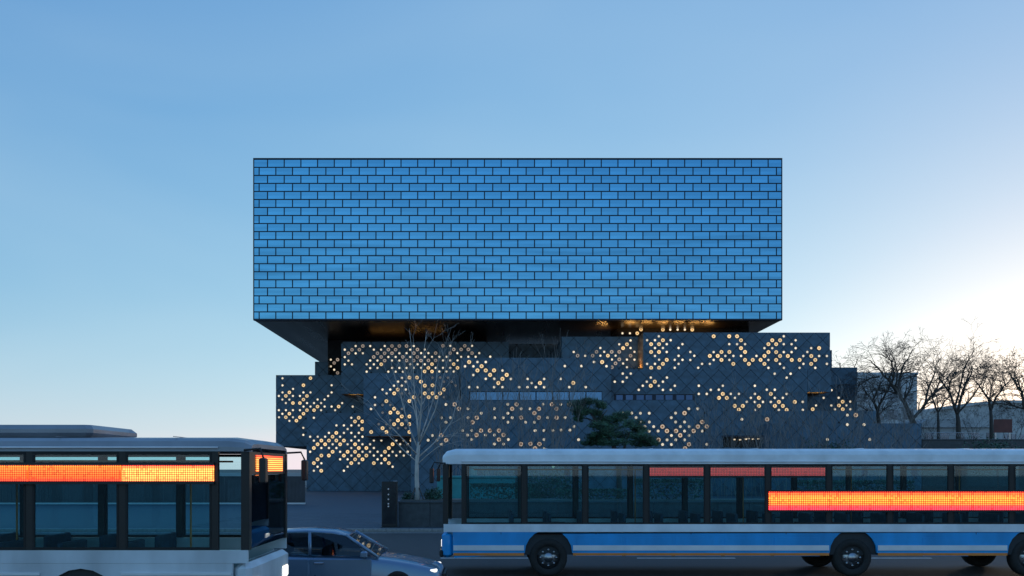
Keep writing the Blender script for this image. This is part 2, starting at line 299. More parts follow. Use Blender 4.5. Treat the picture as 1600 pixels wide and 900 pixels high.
# ------------------------------------------------------------------ the round windows, read off the photograph block by block
# (block, offset x, offset y, kind, tenths of a photo pixel from that offset); b big lit, s small lit, g big grey, x small dim, o big with brown centre
PH = [
('A',425,570,'b','602,209 492,320 272,432 217,487 547,487 492,543 328,598 437,598 712,653 1042,653 547,709 658,709 493,764 272,764 217,820 437,820 382,873'),
('A',425,570,'s','165,211 165,322 330,377 165,432 492,432 602,432 932,320 932,432 108,487 328,487 437,487 877,487 163,543 272,543 713,543 822,543 217,598 548,598 657,598 768,598 1097,598 493,653 602,653 823,653 932,653 1262,653 108,709 218,709 328,709 437,709 768,709 987,709 163,766 110,820 328,820 273,876 490,985 490,1095'),
('D',475,640,'b','855,128 797,186 912,186 912,304 505,364 447,423 272,483 390,483 506,483 624,483 213,542 331,542 565,542 799,542 155,600 857,600 975,600 1326,600 448,659 682,659 798,659 1266,659 272,718 389,718 624,718 857,718 975,718 213,777 799,777 915,777 1266,777 155,836 740,836 1092,836 1326,836 270,955 1385,541 1680,478'),
('D',475,640,'s','155,128 740,128 507,247 624,247 740,247 857,247 682,304 390,364 624,364 740,364 857,364 97,424 215,424 331,424 565,424 798,424 914,424 155,485 740,483 857,483 448,542 682,542 914,542 1033,542 272,600 390,600 507,600 740,600 1092,600 97,659 565,659 915,659 1032,659 1150,659 740,718 1092,718 1209,718 565,777 682,777 1150,777 272,838 857,838 1209,838 213,893 682,893 1385,893 155,955 624,955 1092,481 1209,481 1443,481 1560,481 1502,541 1385,659 1502,659 1326,718 1443,718 1560,718 1620,541 1620,659 1678,718'),
('B',505,520,'g','620,207 450,265 565,265 395,320 1075,207 1190,207 1303,207 1018,264 1132,264 848,320 960,320 1075,320 790,378 906,378 961,434 1472,262 1417,318 1244,378 1472,378 1303,434 1415,434 1528,434'),
('B',505,520,'b','907,492 1585,605'),
('B',505,520,'s','508,207 735,207 338,264 792,264 905,264 508,322 620,320 338,380 395,436 338,494 450,494 735,434 848,434 680,493 792,493 735,552 848,550 680,608 962,207 1415,207 1360,264 1190,320 1303,318 1530,318 1018,378 1132,378 1360,378 1075,434 1190,434 1358,492 1475,492 1077,549 1190,549 1303,549 1415,549 1530,547 1018,608 1133,608 1246,608'),
('B',660,520,'g','320,204 490,260 662,204 605,260 718,260 207,318 434,318 775,318 94,432 207,432'),
('B',660,520,'b','150,490 93,548 150,605 490,490 549,548'),
('B',660,520,'s','434,204 775,204 37,262 94,318 547,318 888,318 37,376 150,376 264,376 377,376 605,376 718,376 832,376 1060,374 322,432 434,432 549,432 37,492 208,548 322,548 434,548 264,605 377,605 490,605'),
('W',505,520,'s','120,420 120,525 172,577'),
('W',505,520,'g','225,420 172,472 225,627'),
('C',560,585,'b','798,50 915,50 978,114 1038,176 1158,172 615,238 560,297 1338,236 1278,295 1158,297 1038,297 1098,356 1218,356 438,418 798,416 918,537 558,537 500,597 618,597 678,657 798,657 618,718 558,778 680,778 798,778 378,840 438,900 200,900 858,838 798,900 867,356 848,597'),
('C',560,585,'s','680,55 620,114 738,114 680,175 378,237 498,237 740,236 440,298 260,358 260,478 198,540 555,178'),
('C',560,585,'x','1158,50 1277,50 1398,52 1338,114 1458,114 1518,175 1098,236 798,297 680,298 980,356 1338,356 915,416 378,478 498,478 680,540 378,598 915,657 498,718 738,718 980,718 318,778 440,778 915,778 498,838 620,838 738,838'),
('F',600,665,'s','757,155 690,228 828,228 897,292 1232,77 1370,77 1305,148 1370,218'),
('F',600,665,'o','893,152 970,228 1445,148'),
('F',560,585,'s','1368,470 1298,678 1437,676 1368,747'),
('F',560,585,'o','1503,468 1572,537'),
('E',715,585,'s','245,10 440,70 572,70 832,72 182,200 312,200 570,200 702,200 962,200 1092,72 1157,135 1092,200 1222,200 1352,72 1352,200'),
('E',715,585,'b','508,8 767,8 702,70 635,135 1287,135'),
('E',660,520,'s','665,524 797,524 860,457 990,457 795,655 990,720 1120,720 1252,590 1380,720'),
('E',660,520,'b','730,457 925,522 860,588 990,588 1120,588 1057,655 1315,655'),
('F',715,585,'s','162,538 370,608 162,676 785,468 577,538 785,608 577,678 715,676 853,676 785,747 992,538 1130,538 1338,468 1062,747 1200,747 1407,676 1610,468 1680,676'),
('F',715,585,'o','300,676 232,748 922,468 853,538 992,676 1270,538 1200,605 1270,676 1475,468 1545,538 1545,676 1747,468'),
('F',715,660,'s','435,198 575,198 792,268 575,338 717,338 1210,128 1350,128 1490,128 1350,268 1350,410 1495,695 1616,120 1754,120 1820,65 1890,270'),
('F',715,660,'o','364,128 504,128 646,128 717,195 646,268 1278,338 1210,405 1140,335 990,340'),
('E',810,520,'s','725,520 985,520 1180,457 1375,522 660,720 793,850 1050,850'),
('E',810,520,'b','857,784 1308,457'),
('U',810,520,'s','865,300 1042,360 747,418 1280,238 1340,298 1280,358 1460,418 1518,358 1575,180'),
('U',810,520,'b','1397,358'),
('U',810,520,'g','925,358 1160,358 1220,298 1457,298 1517,478 1460,538 1575,298 1575,416'),
('U',940,505,'s','452,270 452,388 513,448 395,570 513,570 335,630 395,688'),
('U',940,505,'b','395,330 335,390'),
('U',940,505,'g','452,508 275,570'),
('V',940,505,'b','615,100 556,158 957,102 1415,102'),
('V',940,505,'s','325,158 442,158 1072,102 1187,102 1300,102'),
('G',940,505,'s','893,205 710,266 833,266 1078,266 1017,328 833,388 957,388 1017,450 833,512 897,571 710,636 833,636 1262,328 1202,388 1385,450 1202,510 1447,510 1142,573 1263,573 1385,575 1202,636 1142,697 1568,636 1508,697'),
('G',940,505,'b','957,266 773,328 896,328 773,450 896,450 1017,573 957,636 773,697 897,697'),
('H',940,505,'s','330,788 455,788 392,850 768,850 1020,850'),
('G',1090,510,'b','250,155 493,155 615,155 677,217 677,340 740,400 372,400 495,400 190,462 313,462 372,524 557,586 740,524 860,524 800,586 1165,217 1287,217 1105,278 1226,278 1105,402 1226,402 1043,462 1287,463 1408,463 983,524 1226,525 1470,525 1043,586'),
('G',1090,510,'s','493,278 615,278 740,278 250,402 432,462 558,462 250,524 495,524 68,586 190,586 677,462 918,462 1043,340 1165,340 1345,155 1345,278 1467,278 1530,217 1530,340 1345,402 1467,402 1105,524 1285,586 1105,648 1347,648'),
('H',1090,510,'s','1203,740 1452,740 1390,802'),
('G',1200,510,'b','797,340 492,524 675,463 737,524 673,586'),
('G',1200,510,'s','673,340 613,400 550,463 797,463 918,463 552,586 918,586 492,648 737,648'),
('H',950,590,'s','105,65 230,65 605,65 857,65 543,128 793,128 480,192 857,192 980,192 1043,128 1418,128 1418,255 1542,255 1605,192'),
('H',950,590,'b','730,63 667,128'),
('F',950,590,'s','230,555 368,555 506,557 643,557 437,625 506,694 645,694 575,766 713,766 643,835 782,835 1262,487 1400,487 1055,555 988,626 1055,694 1195,694 1130,766 1265,766 1195,835 1472,835'),
('F',950,590,'o','1195,555 850,766 920,834 1062,834 1336,834 1403,766 1470,694'),
('J',950,590,'o','1543,764'),
('H',1080,590,'s','493,128 430,190 618,255 743,255 682,317 868,380 993,128 993,255 930,317 993,380 1118,380 993,505 1180,190 1305,190 1305,317 1430,317 1243,380 1490,255 1368,505'),
('H',1080,590,'b','493,255 432,317 555,318 680,443 805,443 743,502 1057,317 1057,443 1242,255 1368,380 1305,443 1430,443 1490,505'),
('J',1080,590,'s','790,652'),
('J',1080,590,'o','1185,652'),
('H',1210,590,'b','317,380'),
('H',1210,590,'s','442,380 442,505'),
('N',1210,590,'s','890,197 768,317 652,436 1002,316 887,436 945,495 1183,375 1123,434 1183,495'),
('N',1210,590,'b','597,494 1065,377 1007,436 1067,494'),
('J',1210,590,'s','1138,586'),
('J',1210,590,'o','1270,586'),
('K',1210,590,'s','1138,735 1398,735 825,967 1487,967'),
('F',960,640,'s','890,405 1167,405 822,473 958,473 1095,473 752,545 890,545'),
('F',960,640,'o','1028,402 690,473 1165,542 1103,605'),
('J',960,640,'s','1443,543'),
]
# ================================================================== the setting: ground, road, pavement
g = MB(); g.add([(-3500,-300,-.13),(3500,-300,-.13),(3500,6000,-.13),(-3500,6000,-.13)], [(0,1,2,3)])
tag(g.build('ground', M['earth']), kind='structure')
g = MB(); g.add([(-400,2,-.12),(400,2,-.12),(400,36.9,-.12),(-400,36.9,-.12)], [(0,1,2,3)])
road = tag(g.build('road', M['asphalt']), kind='structure')
mk = MB()
for k in range(-30, 31):
    for yy in (16.25, 26.0):
        mk.add([(k*6-1.5,yy-.08,-.116),(k*6+1.5,yy-.08,-.116),(k*6+1.5,yy+.08,-.116),(k*6-1.5,yy+.08,-.116)], [(0,1,2,3)])
for yy in (19.9, 20.2, 36.3):
    mk.add([(-190,yy-.07,-.116),(190,yy-.07,-.116),(190,yy+.07,-.116),(-190,yy+.07,-.116)], [(0,1,2,3)])
tag(mk.build('road_marking', M['marking']), kind='structure')
g = MB(); g.box(-400, 400, 37.15, 140, -.125, 0)
pav = tag(g.build('pavement', M['paving']), kind='structure')
# kerb stones one by one where they can be told apart
kerb = tag(empty('kerb', (0, 37, 0)), kind='structure')
kb = MB(); kb.cbox(-.495, .495, 36.9, 37.145, -.13, .012, .012); km = kb.mesh('kerb_stone', M['kerb'])
for i in range(-34, 35): inst('kerb_stone', km, kerb, (i*1.0, -37, 0))
# granite slabs of the pavement, as far as single slabs are about ten pixels across
sl = MB(); sl.cbox(-.595, .595, -.295, .295, -.02, .012, .006); slm = sl.mesh('paving_slab', M['paving'])
n = 0
for j in range(22):
    for i in range(-11, 2):
        if n >= 286: break
        inst('paving_slab', slm, pav, (i*1.2 + (.6 if j % 2 else 0) + .2, 37.47 + j*.6, .002), (R(rnd.uniform(-.15,.15)), R(rnd.uniform(-.15,.15)), 0)); n += 1

# ================================================================== the art centre
BX_D = 96.5
museum = empty('museum_building', (0, BX_D, 0), label='huge glass brick box resting on stacked dark stone blocks dotted with round lit windows', cat='building')
OFF = Vector((0, -BX_D, 0))
def mbuild(mb, name, mats, parent=None, kind=None):
    o = mb.build(name, mats, parent or museum, kind)
    if parent is None: o.location = OFF
    return o

# ---- floating upper box
X0, X1 = PX(396, BX_D), PX(1222, BX_D); ZB, ZT = PZ(500, BX_D), PZ(248, BX_D)
b = MB(); DEP = 46.0
b.box(X0, X1, BX_D + .06, BX_D + DEP, ZB, ZT - .02, 0)
b.box(X0 - .03, X1 + .03, BX_D - .02, BX_D + DEP + .03, ZT - .02, ZT + .08, 0)     # roof edge
b.box(X0 - .03, X0 + .10, BX_D - .02, BX_D + .5, ZB - .02, ZT - .03, 0)
b.box(X1 - .10, X1 + .03, BX_D - .02, BX_D + .5, ZB - .02, ZT - .03, 0)
b.box(X0 + .11, X1 - .11, BX_D - .02, BX_D + .5, ZB - .02, ZB + .12, 0)
ub = mbuild(b, 'upper_volume', M['frame'])
s = MB(); s.box(X0 + .15, X1 - .15, BX_D + .55, BX_D + DEP - .2, ZB - .06, ZB - .004)
# shallow seams of the soffit panels
mbuild(s, 'soffit', M['soffit'])

px = BX_D / F_PX
rows = 20; rh = (500 - 249.2) / rows
gap = .125
panes = []
for r_ in range(rows):
    zt = PZ(249.2 + r_*rh, BX_D) - gap/2; zb = PZ(249.2 + (r_+1)*rh, BX_D) + gap/2
    if r_ == rows - 1: zb += .08
    st = 418.2 if r_ % 2 == 0 else 405.1
    edges = [396.0] + [st + 26.06*k for k in range(60) if st + 26.06*k < 1219] + [1222.0]
    for a_, c_ in zip(edges[:-1], edges[1:]):
        xa, xc = PX(a_, BX_D) + gap/2, PX(c_, BX_D) - gap/2
        if a_ == 396.0: xa += .05
        if c_ == 1222.0: xc -= .05
        if xc - xa > .12: panes.append((xa, xc, zb, zt))
full = MB(); fw = 26.06*px - gap; fh = rh*px - gap
full.box(-fw/2, fw/2, 0, .05, -fh/2, fh/2)
pane_me = full.mesh('glass_pane', M['pane'])
wide = [p for p in panes if p[1]-p[0] > fw - .02 and abs(p[3]-p[2]-fh) < .01]
single = set(wide[:300]); rest = MB()
uni = 0
for p in panes:
    cx, cz = (p[0]+p[1])/2, (p[2]+p[3])/2
    tx, tz = R(rnd.gauss(0, .22)), R(rnd.gauss(0, .3))
    if p in single:
        inst('glass_pane', pane_me, ub, (cx, BX_D - .045, cz), (tx, 0, tz))
    else:
        wx, hz = (p[1]-p[0])/2, (p[3]-p[2])/2
        mtx = Matrix.Translation((cx, BX_D - .045, cz)) @ Matrix.Rotation(tz, 4, 'Z') @ Matrix.Rotation(tx, 4, 'X')
        q = [mtx @ Vector((sx*wx, y_, sz*hz)) for y_ in (0, .05) for sx, sz in ((-1,-1),(1,-1),(1,1),(-1,1))]
        rest.add(q, [(0,1,2,3),(7,6,5,4),(0,4,5,1),(1,5,6,2),(2,6,7,3),(3,7,4,0)])
mbuild(rest, 'glass_panes', M['pane'], kind='stuff')

# ---- stacked stone blocks: photo rectangle, distance, depth behind
K_ = 583.8
BLK = dict(
 A=(431,586,600,697.5,K_/5.5,30), A2=(492,565,512.5,600,110.0,10), W=(512,531.5,760,600,K_/5.25,12), W2=(740,537.3,1010,605,107.4,8),
 B=(533,534,795,615.5,K_/5.65,20), C=(568,583,717,681.5,K_/6.05,9), D=(479,645,700,778,100.0,24),
 E=(720,559,955,640,K_/6.5,12), U=(878,526,1003,600,K_/5.9,14), V=(965,509,1170,560,K_/5.72,6),
 G=(1005,519.5,1297,590,K_/6.12,26), G2=(1200,547,1300,600,99.5,20),
 H=(955,577,1261.5,660,K_/6.25,18), H2=(1261.8,577.3,1299,612.5,K_/6.25+.1,12), N=(1225,574,1339.5,690,99.0,20),
 F=(642,625.5,1099.8,778,84.0,26), J=(1100,642,1369,778,84.05,20), K=(1203,661.5,1440,778,81.5,12),
)
TILE_ANCH = dict(E=(875.5,585.5), G=(1261,531.5), H=(1148,603), H2=(1148,603), N=(1328.5,584.5), F=(979,631.5), J=(1172,659), U=(920,552))
block_ob = {}
for k, (x0,y0,x1,y1,d,dep) in BLK.items():
    m_ = MB(); m_.box(PX(x0,d), PX(x1,d), d + .075, d + dep, max(PZ(y1,d), 0.0), PZ(y0,d))
    block_ob[k] = mbuild(m_, 'stone_block', M['joint'])
BOXFACE = [(396,248,1222,500,BX_D)]
def hidden(x, y, d, rad=0):
    for k, (x0,y0,x1,y1,dd,_) in BLK.items():
        if dd < d - .3 and x0+rad <= x <= x1-rad and y0+rad <= y <= y1-rad: return True
    return 396 < x < 1222 and 248 < y < 500 and d > BX_D
# stone cheeks on the block sides that face the street axis
for k, (x0,y0,x1,y1,d,dep) in BLK.items():
    if k in 'VWG': continue
    z0_, z1_ = max(PZ(y1,d), .02) + .01, PZ(y0,d) - .01
    if x1 < VPX: xs = (PX(x1,d)+.003, PX(x1,d)+.045)
    elif x0 > VPX: xs = (PX(x0,d)-.045, PX(x0,d)-.003)
    else: continue
    m_ = MB(); q_ = d + .09; n_ = 0
    while q_ < d + min(dep, 9) and n_ < 6:
        m_ = MB(); m_.box(xs[0], xs[1], q_, min(q_+1.7, d+dep-.02), z0_, z1_); m_.build('side_panel', M['stone'], block_ob[k]); q_ += 1.75; n_ += 1
# rectangles cut out of a block's cladding (photo pixels): window strips
CUT = dict(E=[(733,611.5,941,625.5)], H=[(959.5,615.3,1085.5,625.2)], J=[(1130,681,1190,699)])
def clip_poly(poly, x0, z0, x1, z1):
    for ax, lim, sgn in ((0,x0,1),(0,x1,-1),(1,z0,1),(1,z1,-1)):
        out = []
        for i in range(len(poly)):
            p, q = poly[i-1], poly[i]
            ip, iq = (p[ax]-lim)*sgn >= 0, (q[ax]-lim)*sgn >= 0
            if ip != iq:
                t = (lim-p[ax])/(q[ax]-p[ax]); out.append((p[0]+t*(q[0]-p[0]), p[1]+t*(q[1]-p[1])))
            if iq: out.append(q)
        poly = out
        if not poly: return []
    return poly
TD = 4 * .439 / 2          # half diagonal of a square stone set on its corner
JT = .03
cand = []
for k, (x0,y0,x1,y1,d,dep) in BLK.items():
    ax, ay = TILE_ANCH.get(k, (x0+13, y0+13))
    AX, AZ = PX(ax,d), PZ(ay,d)
    bx0, bx1, bz0, bz1 = PX(x0,d), PX(x1,d), max(PZ(y1,d), .02), PZ(y0,d)
    i0, i1 = int((bx0-AX)/TD)-2, int((bx1-AX)/TD)+2
    j0, j1 = int((bz0-AZ)/TD)-2, int((bz1-AZ)/TD)+2
    rects = [(bx0,bz0,bx1,bz1)]
    for (cx0,cy0,cx1,cy1) in CUT.get(k, []):
        nx = []
        a0,a1,c0,c1 = PX(cx0,d),PX(cx1,d),PZ(cy1,d),PZ(cy0,d)
        for (u0,v0,u1,v1) in rects:
            if c1 < v1: nx.append((u0,c1,u1,v1))
            if c0 > v0: nx.append((u0,v0,u1,c0))
            nx.append((u0,max(v0,c0),a0,min(v1,c1))); nx.append((a1,max(v0,c0),u1,min(v1,c1)))
        rects = nx
    for i in range(i0, i1+1):
        for j in range(j0, j1+1):
            if (i + j) % 2: continue
            cx, cz = AX + i*TD, AZ + j*TD; h = TD - JT
            # corners meet at lattice vertices: centres sit half a diagonal off the anchor
            cx += TD
            dia = [(cx-h,cz),(cx,cz-h),(cx+h,cz),(cx,cz+h)]
            for (u0,v0,u1,v1) in rects:
                po = clip_poly(dia, u0+.004, v0+.004, u1-.004, v1-.004)
                if len(po) < 3: continue
                ar = abs(sum(po[t-1][0]*po[t][1]-po[t][0]*po[t-1][1] for t in range(len(po))))/2
                if ar < .02: continue
                mx = sum(p[0] for p in po)/len(po); mz = sum(p[1] for p in po)/len(po)
                sx, sy = VPX + mx*F_PX/d, VPY - (mz-EYE)*F_PX/d
                if hidden(sx, sy, d, 9): continue
                fulltile = len(po) == 4 and abs(ar - 2*h*h) < 1e-4
                low = 1 if sy > 698 else 0
                cand.append((low, -ar/d/d, k, d, po, fulltile, cx, cz))
cand.sort(key=lambda c: c[:2])
fm = MB(); h = TD - JT
fm.add([(-h,0,0),(0,0,-h),(h,0,0),(0,0,h),(-h,.07,0),(0,.07,-h),(h,.07,0),(0,.07,h)], [(0,1,2,3),(0,4,5,1),(1,5,6,2),(2,6,7,3),(3,7,4,0)])
tile_me = fm.mesh('stone_tile', M['stone'])
tile_shaded = fm.mesh('stone_tile', M['joint'])  # near-black tiles put the shade of the recessed walls into their colour
loose = MB(); shaded_loose = MB(); nt_ = 0
for low, _, k, d, po, ft, cx, cz in cand:
    dy = rnd.uniform(-.006, .006)
    if nt_ < 300:
        nt_ += 1
        if ft: inst('stone_tile', tile_me if k not in 'VW' else tile_shaded, block_ob[k], (cx, d+dy, cz), (R(rnd.gauss(0,.12)), 0, R(rnd.gauss(0,.12)))); continue
        t = MB()
    else: t = shaded_loose if k in 'VW' else loose
    n = len(po)
    vs = [(p[0], d+dy, p[1]) for p in po] + [(p[0], d+.07, p[1]) for p in po]
    t.add(vs, [tuple(range(n))] + [(i, (i+1)%n, n+(i+1)%n, n+i) for i in range(n)])
    if t is not loose and t is not shaded_loose: t.build('stone_tile', M['stone'] if k not in 'VW' else M['joint'], block_ob[k])
mbuild(loose, 'stone_tiles', M['stone'], kind='stuff')
mbuild(shaded_loose, 'shaded_stone_tiles', M['joint'], kind='stuff')

# ---- round windows: a metal ring, a lit conical reveal and a pane in the middle
def porthole_geo(r, mats_n=3, n=14, inner=.34):
    b = MB()
    rad = [r*1.22, r*1.22, r, r*inner, 0]; dep = [.01, -.02, -.02, -.002, -.002]
    rings = []
    vs = []
    for q, (a, y) in enumerate(zip(rad[:4], dep[:4])):
        for i in range(n):
            th = 2*math.pi*i/n; vs.append((a*math.cos(th), y, a*math.sin(th)))
    vs.append((0, -.002, 0))
    fs, ms = [], []
    for q in range(3):
        for i in range(n):
            j = (i+1) % n; fs.append((q*n+i, q*n+j, (q+1)*n+j, (q+1)*n+i)); ms.append(0 if q < 2 else 1)
    for i in range(n): fs.append((3*n+i, 3*n+(i+1)%n, 4*n)); ms.append(2)
    return vs, fs, ms
L_cream = lamp_mat('lit_reveal', (1.0, .68, .32), .90, (.4,.35,.25), .22); L_core = lamp_mat('lit_pane', (.80, .38, .10), .50, (.2,.15,.1), .4)
L_small = lamp_mat('lit_small_reveal', (1.0, .82, .56), .82, (.4,.35,.3), .28); L_scor = lamp_mat('lit_small_pane', (1.0, .90, .70), .92, (.4,.35,.3), .2)
L_grey = lamp_mat('pale_reveal', (.55, .42, .32), .55, (.3,.28,.25), .35); L_gcor = lamp_mat('dark_pane', (.20, .13, .09), .3, (.05,.05,.05))
L_dim = lamp_mat('dim_reveal', (.30, .27, .24), .35, (.2,.2,.2))
L_tan = lamp_mat('tan_reveal', (.80, .55, .33), .58, (.4,.35,.3), .35); L_tcor = lamp_mat('brown_pane', (.42, .18, .05), .42, (.2,.1,.05))
L_ssoft = lamp_mat('soft_small_reveal', (.90, .74, .52), .66, (.4,.38,.3), .35)
KIND = dict(b=(.212, [M['rim'], L_cream, L_core], .45), s=(.132, [M['rim'], L_small, L_scor], .45), g=(.212, [M['rim'], L_grey, L_gcor], .45),
            x=(.140, [M['rim'], L_dim, L_gcor], .35), o=(.215, [M['rim'], L_tan, L_tcor], .48), t=(.140, [M['rim'], L_ssoft, L_ssoft], .4))
geo = {}; meshes = {}
for k, (r_, ms_, inn) in KIND.items():
    vs, fs, mi = porthole_geo(r_, inner=inn); geo[k] = (vs, fs, mi)
    b = MB(); b.v = list(vs); b.f = list(fs); b.m = list(mi); b.sm = [False]*len(fs)
    meshes[k] = b.mesh('round_window', ms_)
holes = []
for blk, ox, oy, kind, txt in PH:
    d = BLK[blk][4]
    for tok in txt.split():
        a, c = tok.split(','); x, y = ox + int(a)/10, oy + int(c)/10
        if kind == 's' and blk in 'FJK': kk = 't'
        else: kk = kind
        holes.append((0 if kk in 'bgo' else 1, d, kk, blk, x, y))
holes.sort(key=lambda t: t[:2])
allm = [m_ for k in KIND for m_ in KIND[k][1]]
lo = MB(); moff = {k: i*3 for i, k in enumerate(KIND)}
seen = []
for n_, (_, d, k, blk, x, y) in enumerate(holes):
    if any(abs(x-u) < 2.2 and abs(y-v) < 2.2 for u, v in seen): continue
    seen.append((x, y)); p = P(x, y, d)
    if len(seen) <= 300: inst('round_window', meshes[k], block_ob[blk], (p.x, d - .012, p.z))
    else:
        vs, fs, mi = geo[k]; b0 = len(lo.v)
        lo.v.extend([(v[0]+p.x, v[1]+d-.012, v[2]+p.z) for v in vs])
        for f, q in zip(fs, mi): lo.f.append(tuple(b0+i for i in f)); lo.m.append(moff[k]+q); lo.sm.append(False)
mbuild(lo, 'round_windows', allm, kind='stuff')

# ---- window strip in the middle block
d = BLK['E'][4]
fr = MB(); zt, zb = PZ(612, d), PZ(625.3, d)
fr.box(PX(733,d), PX(941,d), d+.02, d+.074, zb, zt)
strip = mbuild(fr, 'window_strip', M['frame'])
ed = [733.5, 759.5, 785.5, 811.5, 837.5, 863.5, 889.5, 915.5, 941]
for a_, c_ in zip(ed[:-1], ed[1:]):
    m_ = MB(); m_.box(PX(a_,d)+.065, PX(c_,d)-.065, d-.005, d+.019, zb+.03, zt-.05)
    m_.build('window_pane', M['win'], strip)
# ---- recessed slot of small windows
M['slotwin'] = mat('slot_window_glass', (.05, .09, .19), .12, metal=1., noise=(.6, .15), rand=.1)
d = BLK['H'][4]
fr = MB(); zt, zb = PZ(615.6, d), PZ(625, d)
fr.box(PX(960,d), PX(1085,d), d+.05, d+.074, zb, zt)
strip2 = mbuild(fr, 'window_slot', M['frame'])
hl = MB(); hl.box(PX(960,d), PX(1085,d), d-.03, d+.049, zt-.02, zt+.06); mbuild(hl, 'window_lintel', M['stone'])
for a_, c_ in ((963,973),(978,989),(994.5,1006),(1009,1019),(1025,1037),(1040,1051),(1057,1069),(1072,1082)):
    m_ = MB(); m_.box(PX(a_,d), PX(c_,d), d+.025, d+.049, zb+.02, zt-.12); m_.build('window_pane', M['slotwin'], strip2)
# ---- low entrance with four downlights
d = BLK['J'][4]
en = MB(); en.box(PX(1132,d), PX(1188,d), d+.04, d+.074, PZ(698,d), PZ(682.5,d)); ent = mbuild(en, 'entrance_shade_panel', M['black'])  # flat black panel stands for the shade of the opening
cp = MB(); cp.box(PX(1128,d), PX(1191,d), d-.9, d+.03, PZ(683,d), PZ(680.8,d)); mbuild(cp, 'entrance_canopy', M['frame'])
for xx, yy in ((1146,686.6),(1155,687),(1164,686),(1168,685.2),(1175,686),(1183,685.6)):
    q = P(xx, yy, d); m_ = MB(); m_.cyl((q.x, d-.3, q.z+.04), (0,0,-1), .10, .12, 10); m_.build('downlight', L_small, ent)

# ---- lit undersides and wall washers: fittings with real lamps
warm = lamp_mat('warm_fitting', (1, .62, .22), 6.0)
def washer(x, y, z, wx, power, rot, name='wall_washer'):
    m_ = MB(); m_.box(x-wx/2, x+wx/2, y-.03, y+.03, z-.03, z+.03)
    o = mbuild(m_, name, M['black'])
    ld = bpy.data.lights.new('washer_light', 'AREA'); ld.shape = 'RECTANGLE'; ld.size = wx; ld.size_y = .12; ld.energy = power; ld.color = (1, .50, .13)
    lo_ = bpy.data.objects.new('washer_light', ld); COL.objects.link(lo_); lo_.location = (x, y-.01, z+.05); lo_.rotation_euler = rot
# on the roofs under the big box, shining up at the soffit
dV = BLK['V'][4]
for xx in (985, 1010, 1035, 1060, 1085, 1105):
    washer(PX(xx, dV-1.0), dV-1.2, PZ(519.5,BLK['G'][4])+.12, 1.2, 42, (R(180+28), 0, 0))
washer(PX(940,101.0), 101.6, PZ(526,BLK['U'][4])+.15, 1.6, 90, (R(180-10), R(-25), 0))
for xx in (606, 668):
    washer(PX(xx, 108), 107.4, PZ(534,BLK['B'][4])+.10, 4.4, 11, (R(180), 0, 0))
# lit slots under blocks
for k, xa, xb, pw in (('B',540,566,14), ('H2',1263,1297,16), ('C',570,660,4)):
    x0,y0,x1,y1,d,dep = BLK[k]
    washer(PX((xa+xb)/2,d), d+1.2, PZ(y1,d)-.35, PX(xb,d)-PX(xa,d)-.4, pw, (R(180),0,0))
# bronze sheet added to catch warm light on the right-hand block's side
ck = MB(); dG = BLK['G'][4]; ck.box(PX(1005,dG)-.03, PX(1005,dG)-.003, dG+.01, dG+3.4, PZ(577,dG), PZ(520.5,dG)); mbuild(ck, 'side_panel', mat('light_catching_bronze', (.30,.20,.12), .35, metal=.6, noise=(.8,.25)))
washer(PX(1005,dG)-.45, dG+1.4, PZ(576,dG)+.25, .5, 45, (R(180),R(18),0))
# ================================================================== vegetation
M.update(
    bark=mat('bark', (.07, .062, .055), .85, noise=(5, .3), bump=.4, bscale=20, nscale=(1,1,.25)),
    palebark=mat('pale_bark', (.50, .455, .42), .8, noise=(6, .3), bump=.3, bscale=25, nscale=(1,1,.3)),
    shrubtwig=mat('grey_brown_twig', (.24, .22, .21), .85, noise=(3, .3), rand=.25),
    needle=mat('pine_needle', (.05, .115, .062), .6, noise=(1.2, .5), isl=.6),
    hedge=mat('hedge_leaf', (.028, .085, .055), .55, noise=(1.5, .45), isl=.5),
    dryleaf=mat('dry_leaf', (.10, .085, .05), .8, noise=(2, .3)),
    teal=mat('teal_painted_stone', (.03, .26, .28), .5, noise=(2, .2), bump=.1, bscale=20),
    dark_stone=mat('dark_granite', (.045, .055, .065), .45, noise=(4, .25), bump=.15, bscale=30, rand=.12),
    hoard=mat('hoarding_steel', (.06, .065, .08), .5, metal=.3, noise=(1, .25), rand=.2),
    concrete=mat('pale_concrete', (.62, .63, .65), .8, noise=(.15, .12)),
    greywall=mat('grey_far_wall', (.46, .47, .48), .8, noise=(.1, .2)),
    farwin=mat('far_window', (.12, .16, .22), .12, metal=.6, noise=(.3, .2), rand=.3),
    rust=mat('red_brown_panel', (.17, .06, .05), .7, noise=(1, .2)),
)
